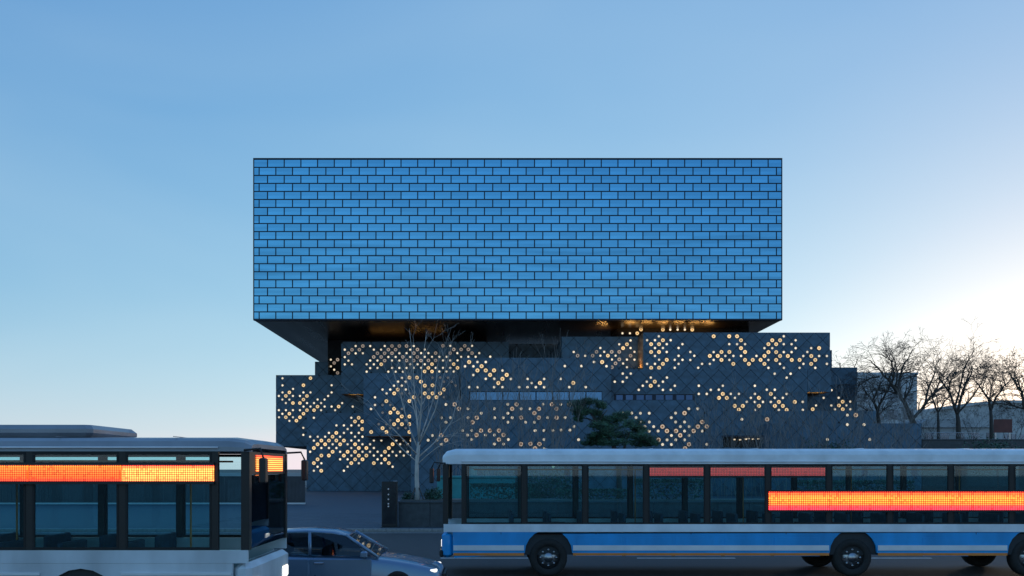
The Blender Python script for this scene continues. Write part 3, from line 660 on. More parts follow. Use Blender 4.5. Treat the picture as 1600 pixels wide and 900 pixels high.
def grow(b, p, dirv, length, rad, lvl, maxl, rr, spread=.55, droop=0., up=.12, kids=(2,3), nseg=4, wob=.10, shrink=.72, minr=.006, ends=None, taper=.62):
    """one limb and, from along it and its tip, the limbs it carries"""
    pts = [p.copy()]; rads = [rad]; d = dirv.normalized(); cur = p.copy()
    for i in range(nseg):
        d = (d + Vector((rr.gauss(0,wob), rr.gauss(0,wob), rr.gauss(0,wob) + up*.35 - droop*(i/nseg)))).normalized()
        cur = cur + d*(length/nseg); pts.append(cur.copy()); rads.append(max(rad*(1-(1-taper)*(i+1)/nseg), minr))
    b.tube(pts, rads, 6 if lvl == 0 else (4 if lvl < 3 else 3), 0, lvl == 0)
    if ends is not None and lvl >= maxl-1: ends.append((pts[-1].copy(), d.copy()))
    if lvl >= maxl: return
    nk = rr.randint(*kids)
    base_a = rr.uniform(0, 6.28)
    for q in range(nk):
        a = base_a + q*2*math.pi/nk + rr.uniform(-.5,.5)
        t = Vector((math.cos(a), math.sin(a), 0)); t = (t - d*t.dot(d))
        if t.length < .1: t = Vector((0,0,1)).cross(d)
        t.normalize(); sp = spread*rr.uniform(.6,1.25)
        nd = (d*math.cos(sp) + t*math.sin(sp))
        at = 1.0 if q < 2 else rr.uniform(.45,.9)
        k = min(int(at*nseg), nseg); st = pts[k]
        grow(b, st, nd, length*shrink*rr.uniform(.75,1.15), max(rads[k]*.72, minr), lvl+1, maxl, rr, spread, droop, up, kids, nseg, wob*1.15, shrink, minr, ends, taper)

def bare_tree(name, base, trunk_h, limbs, seed, maxl, r0, label, group, m, spread=.5, shrink=.74, kids=(2,3), droop=0., up=.1, minr=.008, lean=(0,0), wob=.1, nlimb=None, limb_sp=.6, limb_r=.55):
    rr = random.Random(seed); base = Vector(base)
    root = empty(name, base, label=label, cat='tree', group=group)
    t = MB(); pts = []; rads = []
    for i in range(7):
        f = i/6; pts.append(Vector((lean[0]*f + rr.gauss(0,.03)*trunk_h*.3, lean[1]*f + rr.gauss(0,.02)*trunk_h*.3, trunk_h*f - .05)))
        rads.append(r0*(1.25 if i == 0 else 1 - .35*f))
    t.tube(pts, rads, 9); t.build('trunk', m, root)
    c = MB(); n = nlimb or limbs.__len__()
    for q in range(n):
        a = 2*math.pi*q/n + rr.uniform(-.35,.35); sp = limb_sp*rr.uniform(.55,1.2)
        k = rr.choice((6,6,5)) if q else 6
        d = Vector((math.cos(a)*math.sin(sp), math.sin(a)*math.sin(sp), math.cos(sp)))
        L = limbs[q % len(limbs)]
        grow(c, pts[k], d, L, rads[k]*limb_r*rr.uniform(.8,1.1), 1, maxl, rr, spread, droop, up, kids, 4, wob, shrink, minr)
    c.build('crown', m, root)
    return root

# the street tree in front of the blocks (custom vase of pale limbs)
d0 = 39.0
b0 = P(652, 781, d0); b0.z = 0.0
st = empty('street_tree', b0, label='bare pale street tree standing at the kerb before the dotted stone blocks', cat='tree')
rr = random.Random(12)
def L3(x, y, dy=0.): return P(x, y, d0) - b0 + Vector((0, dy, 0))
t = MB(); t.tube([L3(653,786)-Vector((0,0,.05)), L3(652,768), L3(651,745,.02), L3(651.5,722), L3(653,705), L3(655,690)], [.13,.105,.095,.09,.085,.07], 10)
t.build('trunk', M['palebark'], st)
c = MB()
def limb(pts, r0, r1, tw=7, tl=.8, sp=.5):
    tw = int(tw*.75)
    q = [L3(x,y,dy) for x,y,dy in pts]; n = len(q)
    rads = [(r0 + (r1-r0)*i/(n-1))*.72 for i in range(n)]
    c.tube(q, rads, 6)
    for k in range(tw):
        f = rr.uniform(.18, .97)*(n-1); i = int(f); f -= i
        p = q[i].lerp(q[i+1], f); dv = (q[i+1]-q[i]).normalized()
        a = rr.uniform(0, 6.28); side = Vector((math.cos(a), math.sin(a)*.8, .15)); side = (side - dv*side.dot(dv)).normalized()
        s_ = rr.uniform(.35,.8); nd = dv*math.cos(s_) + side*math.sin(s_)
        grow(c, p, nd, tl*rr.uniform(.5,1.25), max((r0+(r1-r0)*(i+f)/(n-1))*.34, .006), 2, 4, rr, sp, 0, .12, (1,3), 3, .12, .66, .0035)
limb([(655,692,0),(652,660,.1),(647,620,.3),(645,580,.3),(642,540,.2),(639,512,.2)], .060, .008, 12, 1.0)
limb([(654,695,0),(657,660,-.2),(660,620,-.4),(660,585,-.5),(664,550,-.5),(668,522,-.6)], .06, .009, 10, 1.0)
limb([(653,700,0),(640,672,.3),(630,640,.5),(622,610,.6),(612,580,.8),(607,560,.8)], .055, .009, 11, 1.0)
limb([(654,697,0),(668,670,-.4),(682,640,-.6),(690,610,-.8),(700,570,-.9),(707,545,-.9)], .055, .009, 10, .95)
limb([(653,712,0),(636,692,-.5),(618,672,-.9),(600,655,-1.2),(590,640,-1.3),(580,628,-1.3)], .050, .008, 9, .85)
limb([(653,715,0),(672,697,.4),(690,678,.7),(705,655,1.0),(712,625,1.1),(719,600,1.2)], .050, .008, 9, .9)
limb([(652,722,0),(632,706,.5),(615,690,.8),(598,674,1.0),(585,668,1.1)], .038, .007, 7, .7)
limb([(652,726,0),(668,712,-.4),(684,700,-.7),(703,690,-1.0),(716,672,-1.1)], .036, .007, 7, .7)
limb([(655,690,0),(648,650,.8),(636,610,1.2),(628,575,1.4),(628,545,1.5)], .05, .008, 9, .9)
limb([(655,690,0),(664,655,.9),(676,615,1.2),(680,575,1.4),(684,540,1.5)], .05, .008, 9, .9)
c.build('crown', M['palebark'], st)
# its support stakes
sk = MB()
for dx, dy in ((-.75,-.35),(.75,-.35),(0,.8)):
    sk.tube([Vector((dx,dy,-.05)), Vector((dx*.12,dy*.12,1.75))], .035, 6)
stk = sk.build('support_stake', M['bark'], None); stk.location = b0
tag(stk, 'three wooden stakes leaning together round the pale street tree', 'tree stakes')

# large bare trees to the right of the building
def drawn_tree(dd, seed, label, r0, base_px, paths, tw=17, tl=1.9, lev=3, minr=.013):
    """a bare tree whose main limbs follow given bends; twigs grow from them"""
    rr = random.Random(seed); b0 = P(base_px, 762, dd); b0.z = 0
    root = empty('bare_tree', b0, label=label, cat='tree', group='bare trees beside the art centre')
    Z = lambda x, y, dy=0.: P(1180 + x/3.81, 500 + (y*.92 + 52)/3.81, dd) - b0 + Vector((0, dy, 0))
    t = MB(); q = [Vector((0,0,-.05))] + [Z(*p) for p in paths[0]]
    t.tube(q, [r0*1.1] + [r0*.85*(1-.45*i/len(paths[0])) for i in range(len(paths[0]))], 9); t.build('trunk', M['bark'], root)
    c = MB()
    for k_, path in enumerate(paths[1:]):
        rad0 = r0*path[0]*.95; pts = path[1:]
        amp = rr.uniform(-1, 1)*2.2
        q = [Z(x, y, amp*i/(len(pts)-1)) for i, (x, y) in enumerate(pts)]
        # smooth bends
        qq = [q[0]]
        for i in range(1, len(q)):
            m_ = (q[i-1]+q[i])/2 + Vector((rr.gauss(0,.08), rr.gauss(0,.1), rr.gauss(0,.08))); qq += [m_, q[i]]
        n = len(qq); rads = [max(rad0*(1-.82*i/(n-1)), minr) for i in range(n)]
        c.tube(qq, rads, 6)
        for j in range(tw):
            f = (.12 + .86*(j+rr.random())/tw)*(n-1); i = min(int(f), n-2); f -= i
            p = qq[i].lerp(qq[i+1], f); dv = (qq[i+1]-qq[i]).normalized()
            a = rr.uniform(0, 6.28); side = Vector((math.cos(a), math.sin(a)*.8, .25)); side = (side - dv*side.dot(dv)).normalized()
            s_ = rr.uniform(.45, .95); nd = dv*math.cos(s_) + side*math.sin(s_)
            grow(c, p, nd, tl*rr.uniform(.5,1.1), max(rads[i]*.45, minr*1.2), 2, 2+lev, rr, .5, .25, .10, (2,3), 3, .15, .66, minr)
    c.build('crown', M['bark'], root); return root
drawn_tree(96, 21, 'big bare tree with a leaning forked trunk in front of the pale block', .42, 1429,
  [[(945,640),(935,590),(915,545)],
   (.62,(915,545),(880,470),(845,420),(800,370),(740,310),(690,250),(650,215)), (.50,(935,590),(1000,520),(1060,440),(1120,390),(1180,330),(1240,250)),
   (.42,(845,420),(870,330),(900,250),(950,180),(1000,110)), (.36,(800,370),(810,290),(780,220),(730,180)), (.34,(1000,520),(1015,420),(1040,330),(1050,250),(1080,190)),
   (.3,(880,470),(930,400),(960,320),(1010,240)), (.28,(740,310),(680,330),(640,380)), (.28,(845,420),(770,400),(700,400),(650,440)),(.26,(830,400),(850,280),(840,200),(820,150)),(.3,(1060,440),(1090,350),(1100,280))])
drawn_tree(104, 34, 'bare spreading tree second from the pale block, behind the railing', .34, 1497,
  [[(1210,660),(1208,600),(1203,555)],
   (.55,(1203,555),(1180,480),(1150,400),(1100,320),(1080,260)), (.55,(1203,555),(1240,430),(1290,330),(1330,250),(1390,265)), (.42,(1210,540),(1300,450),(1380,340),(1420,290)),
   (.4,(1190,500),(1210,390),(1220,290),(1250,190),(1270,130)), (.3,(1240,430),(1260,310),(1300,200)), (.3,(1150,400),(1160,310),(1190,240))], tl=1.85)
drawn_tree(112, 45, 'slender bare tree between the arched hall and the red panel', .30, 1549,
  [[(1407,660),(1405,590),(1402,530)],
   (.6,(1402,530),(1385,460),(1340,400),(1290,340),(1270,300)), (.55,(1402,530),(1440,440),(1490,370),(1540,320),(1580,290)), (.4,(1390,480),(1410,390),(1430,310)), (.3,(1350,410),(1370,330),(1390,280)), (.3,(1490,370),(1500,310),(1530,270))], tl=1.85)
drawn_tree(108, 53, 'bare tree in front of the middle of the pale block wall', .32, 1373,
  [[(735,640),(733,590),(728,530)],
   (.6,(728,530),(695,450),(655,390),(625,345)), (.55,(728,530),(750,450),(775,380),(790,320)), (.4,(700,470),(710,390),(720,330)), (.4,(735,560),(680,520),(630,480)), (.35,(735,560),(800,500),(850,470))], tl=1.85)
drawn_tree(118, 67, 'thin bare tree showing above the lowest dark stone block', .2, 1326,
  [[(545,640),(545,520),(545,400)],
   (.6,(545,400),(555,320),(570,250),(580,190)), (.5,(545,420),(520,330),(500,260),(490,220)), (.5,(545,400),(590,320),(610,260))], tl=1.7, tw=8)
drawn_tree(100, 72, 'bare tree cut by the picture edge with a few dry leaves', .32, 1606,
  [[(1625,660),(1620,590),(1612,540)],
   (.6,(1612,540),(1580,450),(1530,380),(1480,320),(1450,300)), (.55,(1612,540),(1640,430),(1680,330),(1720,280)), (.45,(1600,490),(1590,400),(1570,320),(1560,270)), (.4,(1610,520),(1540,480),(1490,450))], tl=1.85)
drawn_tree(128, 88, 'distant bare tree between the pale block and the arched hall', .26, 1466,
  [[(1090,660),(1090,600),(1088,540)],
   (.6,(1088,540),(1060,470),(1040,410),(1030,370)), (.55,(1088,540),(1120,470),(1150,420),(1170,390)), (.4,(1088,520),(1095,440),(1100,380))], tl=2.1)
for i, (x, dd, lab) in enumerate(((1352,140,'small distant bare tree nearest the low right wall of the stone blocks'),(1412,150,'small distant bare tree in front of the right part of the pale block'),
        (1452,146,'small distant bare tree just right of the pale block'),(1522,142,'small distant bare tree in front of the low pale house'),(1582,150,'small distant bare tree right of the red brown panel'))):
    base = P(x, 720, dd); base.z = 0
    bare_tree('bare_tree', base, 5.5, [3.6,3.2,3.9], 300+i, 6, .2, lab, 'bare trees beside the art centre', M['bark'], spread=.48, shrink=.72, kids=(2,3), droop=.05, up=.12, minr=.014, wob=.13, nlimb=5, limb_sp=.6, limb_r=.55)
# dry leaves hanging in the tree at the edge
lf = MB(); rr = random.Random(5)
edge_tree = [o for o in bpy.data.objects if o.get('label', '').startswith('bare tree cut by')][0]
cr = [c_ for c_ in bpy.data.objects if c_.parent == edge_tree and c_.name.startswith('crown')][0]
vs_ = cr.data.vertices
for _ in range(900):
    v = vs_[rr.randrange(len(vs_))].co
    if v.z < 6: continue
    a = Vector((rr.gauss(0,1), rr.gauss(0,1), rr.gauss(0,1))).normalized()*.14; q = a.orthogonal().normalized()*.09
    lf.add([v, v+a*.5+q, v+a, v+a*.5-q], [(0,1,2,3)])
lf.build('leaves', M['dryleaf'], edge_tree, kind='stuff')

# thin multi-stemmed shrubs along the front of the building
def stems(base, hgt, nst, seed, spread, label, group, m=None, r=.02):
    rr = random.Random(seed)
    root = empty('bare_shrub', base, label=label, cat='shrub', group=group)
    b = MB()
    for i in range(nst):
        a = rr.uniform(0, 6.28); sp = rr.uniform(.03, spread)
        d = Vector((math.cos(a)*sp, math.sin(a)*sp, 1)); p = Vector((rr.gauss(0,.25), rr.gauss(0,.25), -.03))
        grow(b, p, d, hgt*rr.uniform(.4,.75), r*rr.uniform(.7,1.2), 1, 4, rr, .28, 0, .16, (2,3), 4, .07, .62, .010)
    b.build('stems', m or M['shrubtwig'], root); return root
ORD = 'first second third fourth fifth sixth seventh eighth ninth tenth eleventh twelfth thirteenth fourteenth fifteenth sixteenth'.split()
GL = 'bare multi-stemmed shrubs before the middle blocks'
for i, x in enumerate((688,700,716,733,752,770,792,812,833,848,866,884)):
    dd = 62 + (i*7 % 5)*2.2; q = P(x, 760, dd); q.z = 0
    stems(q, 6.2 + (i*5 % 4)*.6, 7, 100+i, .22, ORD[i] + ' of twelve bare thin-stemmed shrubs counted rightwards from the pale street tree', GL)
GR = 'bare shrubs before the low wall on the right'
for i in range(16):
    x = 1085 + i*22 + (i*37 % 9); dd = 70 + (i*7 % 5)*1.6; q = P(x, 760, dd); q.z = 0
    stems(q, 5.3 + (i*5 % 4)*.5, 7, 200+i, .35, ORD[i] + ' of sixteen bare brown shrubs counted rightwards from the pine tree', GR)

# leaf clouds
def leaf_cloud(b, c, rad, n, size, rr, hollow=.55, narrow=.35, upw=0.):
    for _ in range(n):
        v = Vector((rr.gauss(0,1), rr.gauss(0,1), rr.gauss(0,1))).normalized()
        f = rr.uniform(hollow, 1.05) if rr.random() < .8 else rr.uniform(.1, hollow)
        p = Vector((c[0]+v.x*rad[0]*f, c[1]+v.y*rad[1]*f, c[2]+v.z*rad[2]*f))
        a = Vector((rr.gauss(0,1), rr.gauss(0,1), rr.gauss(0,1)+upw)).normalized()*size*rr.uniform(.6,1.3); q = a.orthogonal().normalized()*size*narrow
        q = Matrix.Rotation(rr.uniform(0,6.28), 3, a) @ q
        b.add([p-a*.5, p+q, p+a*.5, p-q], [(0,1,2,3)])
def needles(b, c, rad, n, size, rr):
    for _ in range(n):
        v = Vector((rr.gauss(0,1), rr.gauss(0,1), rr.gauss(0,1))).normalized(); f = rr.random()**.4
        p = Vector((c[0]+v.x*rad[0]*f, c[1]+v.y*rad[1]*f, c[2]+v.z*rad[2]*f))
        for _ in range(7):
            a = Vector((rr.gauss(0,1), rr.gauss(0,1), abs(rr.gauss(0,1))+.1)).normalized()*size*rr.uniform(.7,1.2)
            q = a.orthogonal().normalized()*size*.07
            b.add([p-q, p+q, p+a], [(0,1,2)])
# the pine
dP = 66.0; pb = P(968, 760, dP); pb.z = 0
pine = empty('pine_tree', pb, label='dark green pine with layered pads in front of the dark stone blocks', cat='tree')
rr = random.Random(31)
def Q3(x, y, dy=0.): return P(x, y, dP) - pb + Vector((0, dy, 0))
t = MB()
t.tube([Vector((0,0,-.05)), Q3(967,735), Q3(963,712), Q3(958,695), Q3(948,680), Q3(935,662), Q3(922,645)], [.24,.2,.18,.16,.13,.09,.05], 8)
t.tube([Q3(967,735), Q3(974,712,.2), Q3(978,692,.3), Q3(985,675,.3)], [.16,.14,.1,.05], 7)
for x0_,y0_,x1_,y1_,dy in ((958,695,1010,688,.6),(948,680,985,662,-.6),(935,662,905,652,.3),(958,695,925,690,-.5),(935,662,950,640,.4),(978,692,1015,692,-.6)):
    t.tube([Q3(x0_,y0_), Q3((x0_+x1_)/2,(y0_+y1_)/2-3,dy*.6), Q3(x1_,y1_,dy)], [.07,.05,.025], 5)
t.build('trunk', M['bark'], pine)
c = MB()
sc_ = dP/F_PX
PADS = [(905,632,16,6,.4),(922,629,20,5,-.3),(938,634,12,5,.2),(898,642,12,6,-.4),(912,646,18,7,0),(930,645,14,6,.8),(902,656,10,5,.2),
        (940,655,14,6,.6),(960,652,18,8,-.6),(978,650,14,6,.5),(935,668,18,7,-.8),(958,666,22,9,.9),(982,664,22,9,-.9),(1000,672,16,7,.2),
        (948,682,22,8,-.6),(972,680,24,9,1.0),(996,684,22,8,-.7),(1014,688,14,6,.3),(925,684,14,6,.6),(935,694,16,5,-.2),(960,694,18,5,-.9),(1002,694,20,5,.7),(920,694,12,4,.3),(1022,693,10,4,-.3)]
for x,y,rx,ry,dy in PADS:
    q = Q3(x,y,dy)
    for _ in range(3):
        o_ = Vector((rr.uniform(-.5,.5)*rx*sc_, rr.uniform(-.6,.6), rr.uniform(-.3,.3)*ry*sc_))
        needles(c, q+o_, (rx*sc_*.75, rx*sc_*.75, ry*sc_*.95), int(8+rx*2.0), .34, rr)
c.build('crown', M['needle'], pine)

# bushes and clipped hedges of the front bed
def bush(x, ytop, wpx, dd, seed, label, name='evergreen_bush', size=.13, n=1500, zbase=0., group=None, flat=False, cat='bush', ymin=None):
    rr = random.Random(seed); q = P(x, ytop, dd); h = q.z - zbase; wx = wpx*dd/F_PX
    root = empty(name, (q.x, dd, zbase), label=label, cat=cat, group=group)
    b = MB()
    if flat:
        for _ in range(n):
            p = Vector((rr.uniform(-wx/2,wx/2), rr.uniform(-.5,.5), h*(rr.random()**.5)))
            if rr.random() < .5: p.z = h*rr.uniform(.9,1.04)
            elif rr.random() < .6: p.y = -.5*rr.uniform(.9,1.08)
            a = Vector((rr.gauss(0,1), rr.gauss(0,1), rr.gauss(0,1)+.5)).normalized()*size*rr.uniform(.6,1.3); s_ = Matrix.Rotation(rr.uniform(0,6.28),3,a) @ (a.orthogonal().normalized()*size*.4)
            b.add([p-a*.5, p+s_, p+a*.5, p-s_], [(0,1,2,3)])
    else:
        for k in range(max(3, int(wx*2.2))):
            cx = rr.uniform(-.5,.5)*wx*.8; cr_ = h*rr.uniform(.32,.5)
            leaf_cloud(b, (cx, rr.uniform(-.4,.4), h-cr_*rr.uniform(1.0,1.5)), (cr_*1.25,cr_,cr_), n//max(3,int(wx*2.2)), size, rr)
        leaf_cloud(b, (0,0,h*.4), (wx*.5,.6,h*.45), n//2, size, rr, .3)
    b.build('leaves', M['hedge'], root)
    s_ = MB()
    for k in range(5): s_.tube([Vector((rr.uniform(-.3,.3)*wx,rr.uniform(-.2,.2),-.03)), Vector((rr.uniform(-.35,.35)*wx,rr.uniform(-.2,.2),h*.6))], .025, 5)
    s_.build('stems', M['bark'], root)
    return root
bush(838, 726, 112, 47, 1, 'rounded dark bush growing between the teal block and the pine', n=2600)
bush(1290, 682, 60, 74, 3, 'low green bush on the edge of the low dark wall', n=900, zbase=2.6, size=.2)
bush(1545, 678, 80, 78, 4, 'flat green bush before the railing beside the red panel', n=1200, zbase=2.2, size=.2)
bush(675, 759, 34, 39.4, 9, 'small dark bush in the planter at the foot of the pale street tree', n=700, size=.09, zbase=.95)
bush(636, 768, 22, 39.2, 10, 'smallest dark bush beside the steel post in the planter', n=400, size=.08, zbase=.95)
bush(790, 757, 110, 39.6, 5, 'clipped dark hedge just behind the planter wall, beside the street tree', name='clipped_hedge', cat='hedge', n=2200, flat=True, size=.1, zbase=.9)
bush(1048, 750, 110, 39.6, 6, 'taller clipped hedge behind the planter wall, below the pine', name='clipped_hedge', cat='hedge', n=2400, flat=True, size=.1, zbase=.9)
bush(1330, 752, 180, 39.6, 7, 'long clipped hedge behind the planter wall, below the low right wall', name='clipped_hedge', cat='hedge', n=3000, flat=True, size=.1, zbase=.9)
bush(925, 765, 110, 39.6, 8, 'lowest clipped hedge behind the planter wall, between two taller hedges', name='clipped_hedge', cat='hedge', n=1800, flat=True, size=.1, zbase=.9)

# ================================================================== street walls, planter, pillar, hoarding, far buildings
dW = 37.9
pl = empty('planter_wall', (PX(622,dW), dW, 0), label='long low dark granite planter wall along the pavement under the hedges', cat='planter')
pb_ = MB(); zt = PZ(783, dW)
xa, xb = 0, PX(1720,dW)-PX(622,dW)
pb_.box(xa+.02, xb, .09, 2.6, 0, zt-.02); pb_.build('wall', M['joint'], pl)
nb = 22; bw = (xb-xa)/nb
bm_ = MB(); bm_.cbox(-bw/2+.006, bw/2-.006, 0, .088, 0, zt-.10, .008); bme = bm_.mesh('granite_panel', M['dark_stone'])
cm_ = MB(); cm_.cbox(-bw/2+.005, bw/2-.005, -.04, .42, 0, .09, .010); cme = cm_.mesh('coping_stone', M['dark_stone'])
for i in range(nb):
    inst('granite_panel', bme, pl, (xa+bw*(i+.5), rnd.uniform(-.004,.004), .002)); inst('coping_stone', cme, pl, (xa+bw*(i+.5), 0, zt-.098))
so = MB(); so.box(xa+.05, xb, .45, 2.55, zt-.019, zt+.03); so.build('soil', M['earth'], pl)

def block_seat(x0, x1, y0, y1, dd, label):
    r = empty('stone_bench', (PX((x0+x1)/2,dd), dd, 0), label=label, cat='bench')
    hw = (x1-x0)/2*dd/F_PX; b = MB(); b.cbox(-hw, hw, 0, 1.2, 0, PZ(y0,dd)-.12, .03); b.build('base', M['teal'], r)
    b = MB(); b.cbox(-hw-.06, hw+.06, -.06, 1.26, PZ(y0,dd)-.118, PZ(y0,dd), .02); b.build('top', M['teal'], r)
block_seat(722, 745, 728, 745, 52, 'tall teal stone block behind the long low one')
block_seat(683, 805, 743.5, 757, 46, 'long low teal stone block behind the street tree')

dI = 37.5
pi_ = empty('information_pillar', (PX(609,dI), dI, 0), label='dark upright pillar with a column of small pale marks at the planter corner', cat='pillar')
hp = PZ(752, dI); wpx = 24*dI/F_PX/2
b = MB(); b.cbox(-wpx, wpx, -.15, .15, .06, hp, .02); b.build('body', M['black'], pi_)
b = MB(); b.cbox(-wpx-.05, wpx+.05, -.2, .2, 0, .058, .015); b.build('base', M['dark_stone'], pi_)
b = MB(); b.box(-wpx+.05, wpx-.05, -.158, -.151, .2, hp-.08); fp = b.build('front_panel', mat('smoked_panel', (.02,.022,.028), .2, noise=(3,.2)), pi_)
for yy in (764, 772.5, 780, 787, 791):
    b = MB(); b.cyl((-.04, -.159, PZ(yy,dI)), (0,-1,0), .035, .006, 12); b.build('mark', lamp_mat('pale_mark', (.5,.55,.6), .12), fp)
po = empty('steel_post', (PX(617.5,38.6), 38.6, 0), label='slim grey steel post just behind the dark pillar', cat='post')
b = MB(); b.box(-.07,.07,-.07,.07,0,PZ(753,38.6)); b.build('shaft', M['steel'], po)
b = MB(); b.cbox(-.09,.09,-.09,.09,PZ(753,38.6),PZ(753,38.6)+.05,.012); b.build('cap', M['steel'], po)

# hoarding on the left, panel by panel
dH = 63.0
ho = empty('hoarding', (0, dH, 0), label='long dark grey steel hoarding of upright panels beyond the left bus', cat='fence')
hz = PZ(744.5, dH); pw = 1.5
b = MB(); b.cbox(-pw/2+.012, pw/2-.012, 0, .06, .12, hz-.05, .008)
for k in range(5): b.box(-pw/2+.15+k*.28, -pw/2+.20+k*.28, -.02, -.001, .15, hz-.08)
pme = b.mesh('panel', M['hoard'])
for i in range(-29, -9): inst('panel', pme, ho, (i*pw + .6, rnd.uniform(-.01,.01), 0))
b = MB(); b.cbox(-29.5*pw+.6, -9.5*pw+.6, -.03, .10, hz-.048, hz+.02, .01); b.build('top_rail', M['hoard'], ho)
b = MB(); b.cbox(-29.5*pw+.6, -9.5*pw+.6, -.10, .16, 0, .118, .01); b.build('base_rail', M['concrete'], ho)
b = MB(); b.box(PX(-900,140),PX(480,140),140,141,0,2.0); 
fw_ = b.build('boundary_wall', M['concrete']); tag(fw_, 'pale concrete boundary wall far beyond the hoarding', 'wall')

# pale block behind the trees on the right
dB = 165.0
pbk = empty('apartment_block', (PX(1386,dB), dB, 0), label='pale flat-roofed block behind the bare trees', cat='building')
x0,x1 = PX(1330,dB)-PX(1386,dB), PX(1433,dB)-PX(1386,dB); z1 = PZ(586,dB)
b = MB(); b.box(x0,x1,0,14,0,z1); b.build('wall', M['concrete'], pbk)
b = MB(); b.box(x0-.15,x1+.15,-.15,14.1,z1+.002,z1+.5); b.build('parapet', M['concrete'], pbk)
b = MB(); b.box(-.9,.9,-.09,.02,0,1.6); b.box(-1.02,1.02,-.14,-.091,-.12,0)
wme = b.mesh('window', [M['farwin']])
for r_ in range(5):
    for c_ in range(4):
        inst('window', wme, pbk, (x0+2.0+c_*3.05, 0, 2.2+r_*3.4))
# arched hall far right
dA = 210.0
ar = empty('arched_hall', (PX(1560,dA), dA, 0), label='long low hall with a shallow arched roof on the far right', cat='building')
xa_, xb_ = PX(1452,dA)-PX(1560,dA), PX(1720,dA)-PX(1560,dA)
poly = [(xa_,0)] + [(xa_+(xb_-xa_)*i/16, PZ(652,dA)+ (PZ(630,dA)-PZ(652,dA))*math.sin(math.pi*(.12+.76*i/16))) for i in range(17)] + [(xb_,0)]
b = MB(); b.prism_xz(poly, 0, 30); b.build('wall', M['greywall'], ar)
top = poly[1:-1]
b = MB(); b.prism_xz([(x,z+.02) for x,z in top] + [(x,z+.7) for x,z in reversed(top)], -.6, 30.5); b.build('roof', M['greywall'], ar)
b = MB(); b.box(-1.6,1.6,-.1,.02,0,3.0); wm2 = b.mesh('window', M['farwin'])
for r_ in range(2):
    for c_ in range(9): inst('window', wm2, ar, (xa_+3+c_*4.2, 0, 3.0+r_*5.2))
hs = empty('low_house', (PX(1500,150), 150, 0), label='low pale house between the bare trees under the arched hall', cat='building')
b = MB(); b.box(-7,7,0,9,0,PZ(668,150)); b.build('wall', M['greywall'], hs)
b = MB(); zz = PZ(668,150); b.prism_xz([(-7.6,zz+.01),(7.6,zz+.01),(6.2,zz+1.5),(-6.2,zz+1.5)], -.5, 9.5); b.build('roof', M['greywall'], hs)
b = MB(); b.box(-.7,.7,-.08,.02,0,1.5); wm3 = b.mesh('window', M['farwin'])
for c_ in range(5): inst('window', wm3, hs, (-5.4+c_*2.7, 0, zz-2.4))
rp = empty('red_panel', (PX(1567,120), 120, 0), label='rust red panel board between the trees on the far right', cat='board')
b = MB(); b.cbox(-1.3,1.3,-.06,.06,PZ(676,120),PZ(655,120),.02); b.build('board', M['rust'], rp)
for sx in (-1.0,1.0):
    b = MB(); b.box(sx-.06,sx+.06,-.05,.05,0,PZ(676,120)-.001); b.build('leg', M['steel'], rp)
# wall and railing right of the building
dR = 82.0
lw = empty('garden_wall', (PX(1530,dR), dR, 0), label='low dark wall running right from the building to the picture edge', cat='wall')
zt = PZ(688,dR); b = MB(); b.box(PX(1441,dR)-PX(1530,dR), PX(1760,dR)-PX(1530,dR), 0, .4, 0, zt); b.build('wall', M['dark_stone'], lw)
b = MB(); b.cbox(PX(1441,dR)-PX(1530,dR)-.02, PX(1760,dR)-PX(1530,dR), -.06, .46, zt+.001, zt+.12, .02); b.build('coping', M['dark_stone'], lw)
ra = empty('railing', (PX(1490,dR), dR+.2, zt+.12), label='thin dark railing of slanting bars on the low wall', cat='railing')
hw = 40*dR/F_PX; b = MB(); b.tube([(-hw,0,.62),(hw,0,.62)], .025, 6); b.build('top_rail', M['steel'], ra)
b = MB(); b.tube([(0,0,0),(.28,0,.6)], .014, 4); rme = b.mesh('bar', M['steel'])
for i in range(26): inst('bar', rme, ra, (-hw+i*(2*hw-.28)/25, 0, 0))
# ================================================================== vehicles
M.update(
    busglass=tinted_glass('tinted_bus_glass', (.72, .92, .94)),
    carglass=tinted_glass('tinted_car_glass', (.25, .32, .36)),
    greypaint=mat('grey_bus_paint', (.25, .27, .31), .4, noise=(1.6, .20), coat=.3, bump=.04, bscale=3),
    bluegrey=mat('blue_grey_bus_paint', (.60, .65, .70), .40, noise=(1.6, .20), coat=.3, bump=.04, bscale=3, nscale=(1,1,.35)),
    tealpaint=mat('dark_teal_bus_paint', (.03, .10, .14), .35, noise=(.8, .12), coat=.4),
    bluepaint=mat('blue_bus_paint', (.006, .32, .72), .36, noise=(1.5, .20), coat=.4, bump=.05, bscale=3, nscale=(1,1,.35)),
    palepaint=mat('pale_blue_bus_paint', (.76, .82, .88), .42, noise=(1.8, .16), coat=.3, bump=.03, bscale=3),
    white=mat('white_paint', (.75, .77, .8), .4, noise=(2, .08), coat=.3),
    navy=mat('dark_navy_paint', (.015, .035, .08), .4, noise=(1, .15), coat=.3),
    interior=mat('bus_interior', (.03, .035, .04), .8, noise=(3, .2)),
    seatcloth=mat('seat_cloth', (.03, .06, .10), .8, noise=(9, .3)),
    carpaint=mat('silver_blue_car_paint', (.16, .25, .36), .3, metal=.5, noise=(1, .08), coat=.8),
    chrome=mat('chrome', (.7, .7, .72), .12, metal=1., noise=(8, .05)),
    headlamp=lamp_mat('headlamp', (1, .95, .85), 1.1), taillamp=lamp_mat('tail_lamp', (1, .08, .03), 1.4), marker=lamp_mat('amber_marker', (1, .40, .10), .3),
    warmlamp=lamp_mat('warm_white_lamp', (1, .88, .62), 1.3),
    orange=mat('orange_rail_and_streak_paint', (.75, .24, .05), .35, noise=(4, .1)),
)
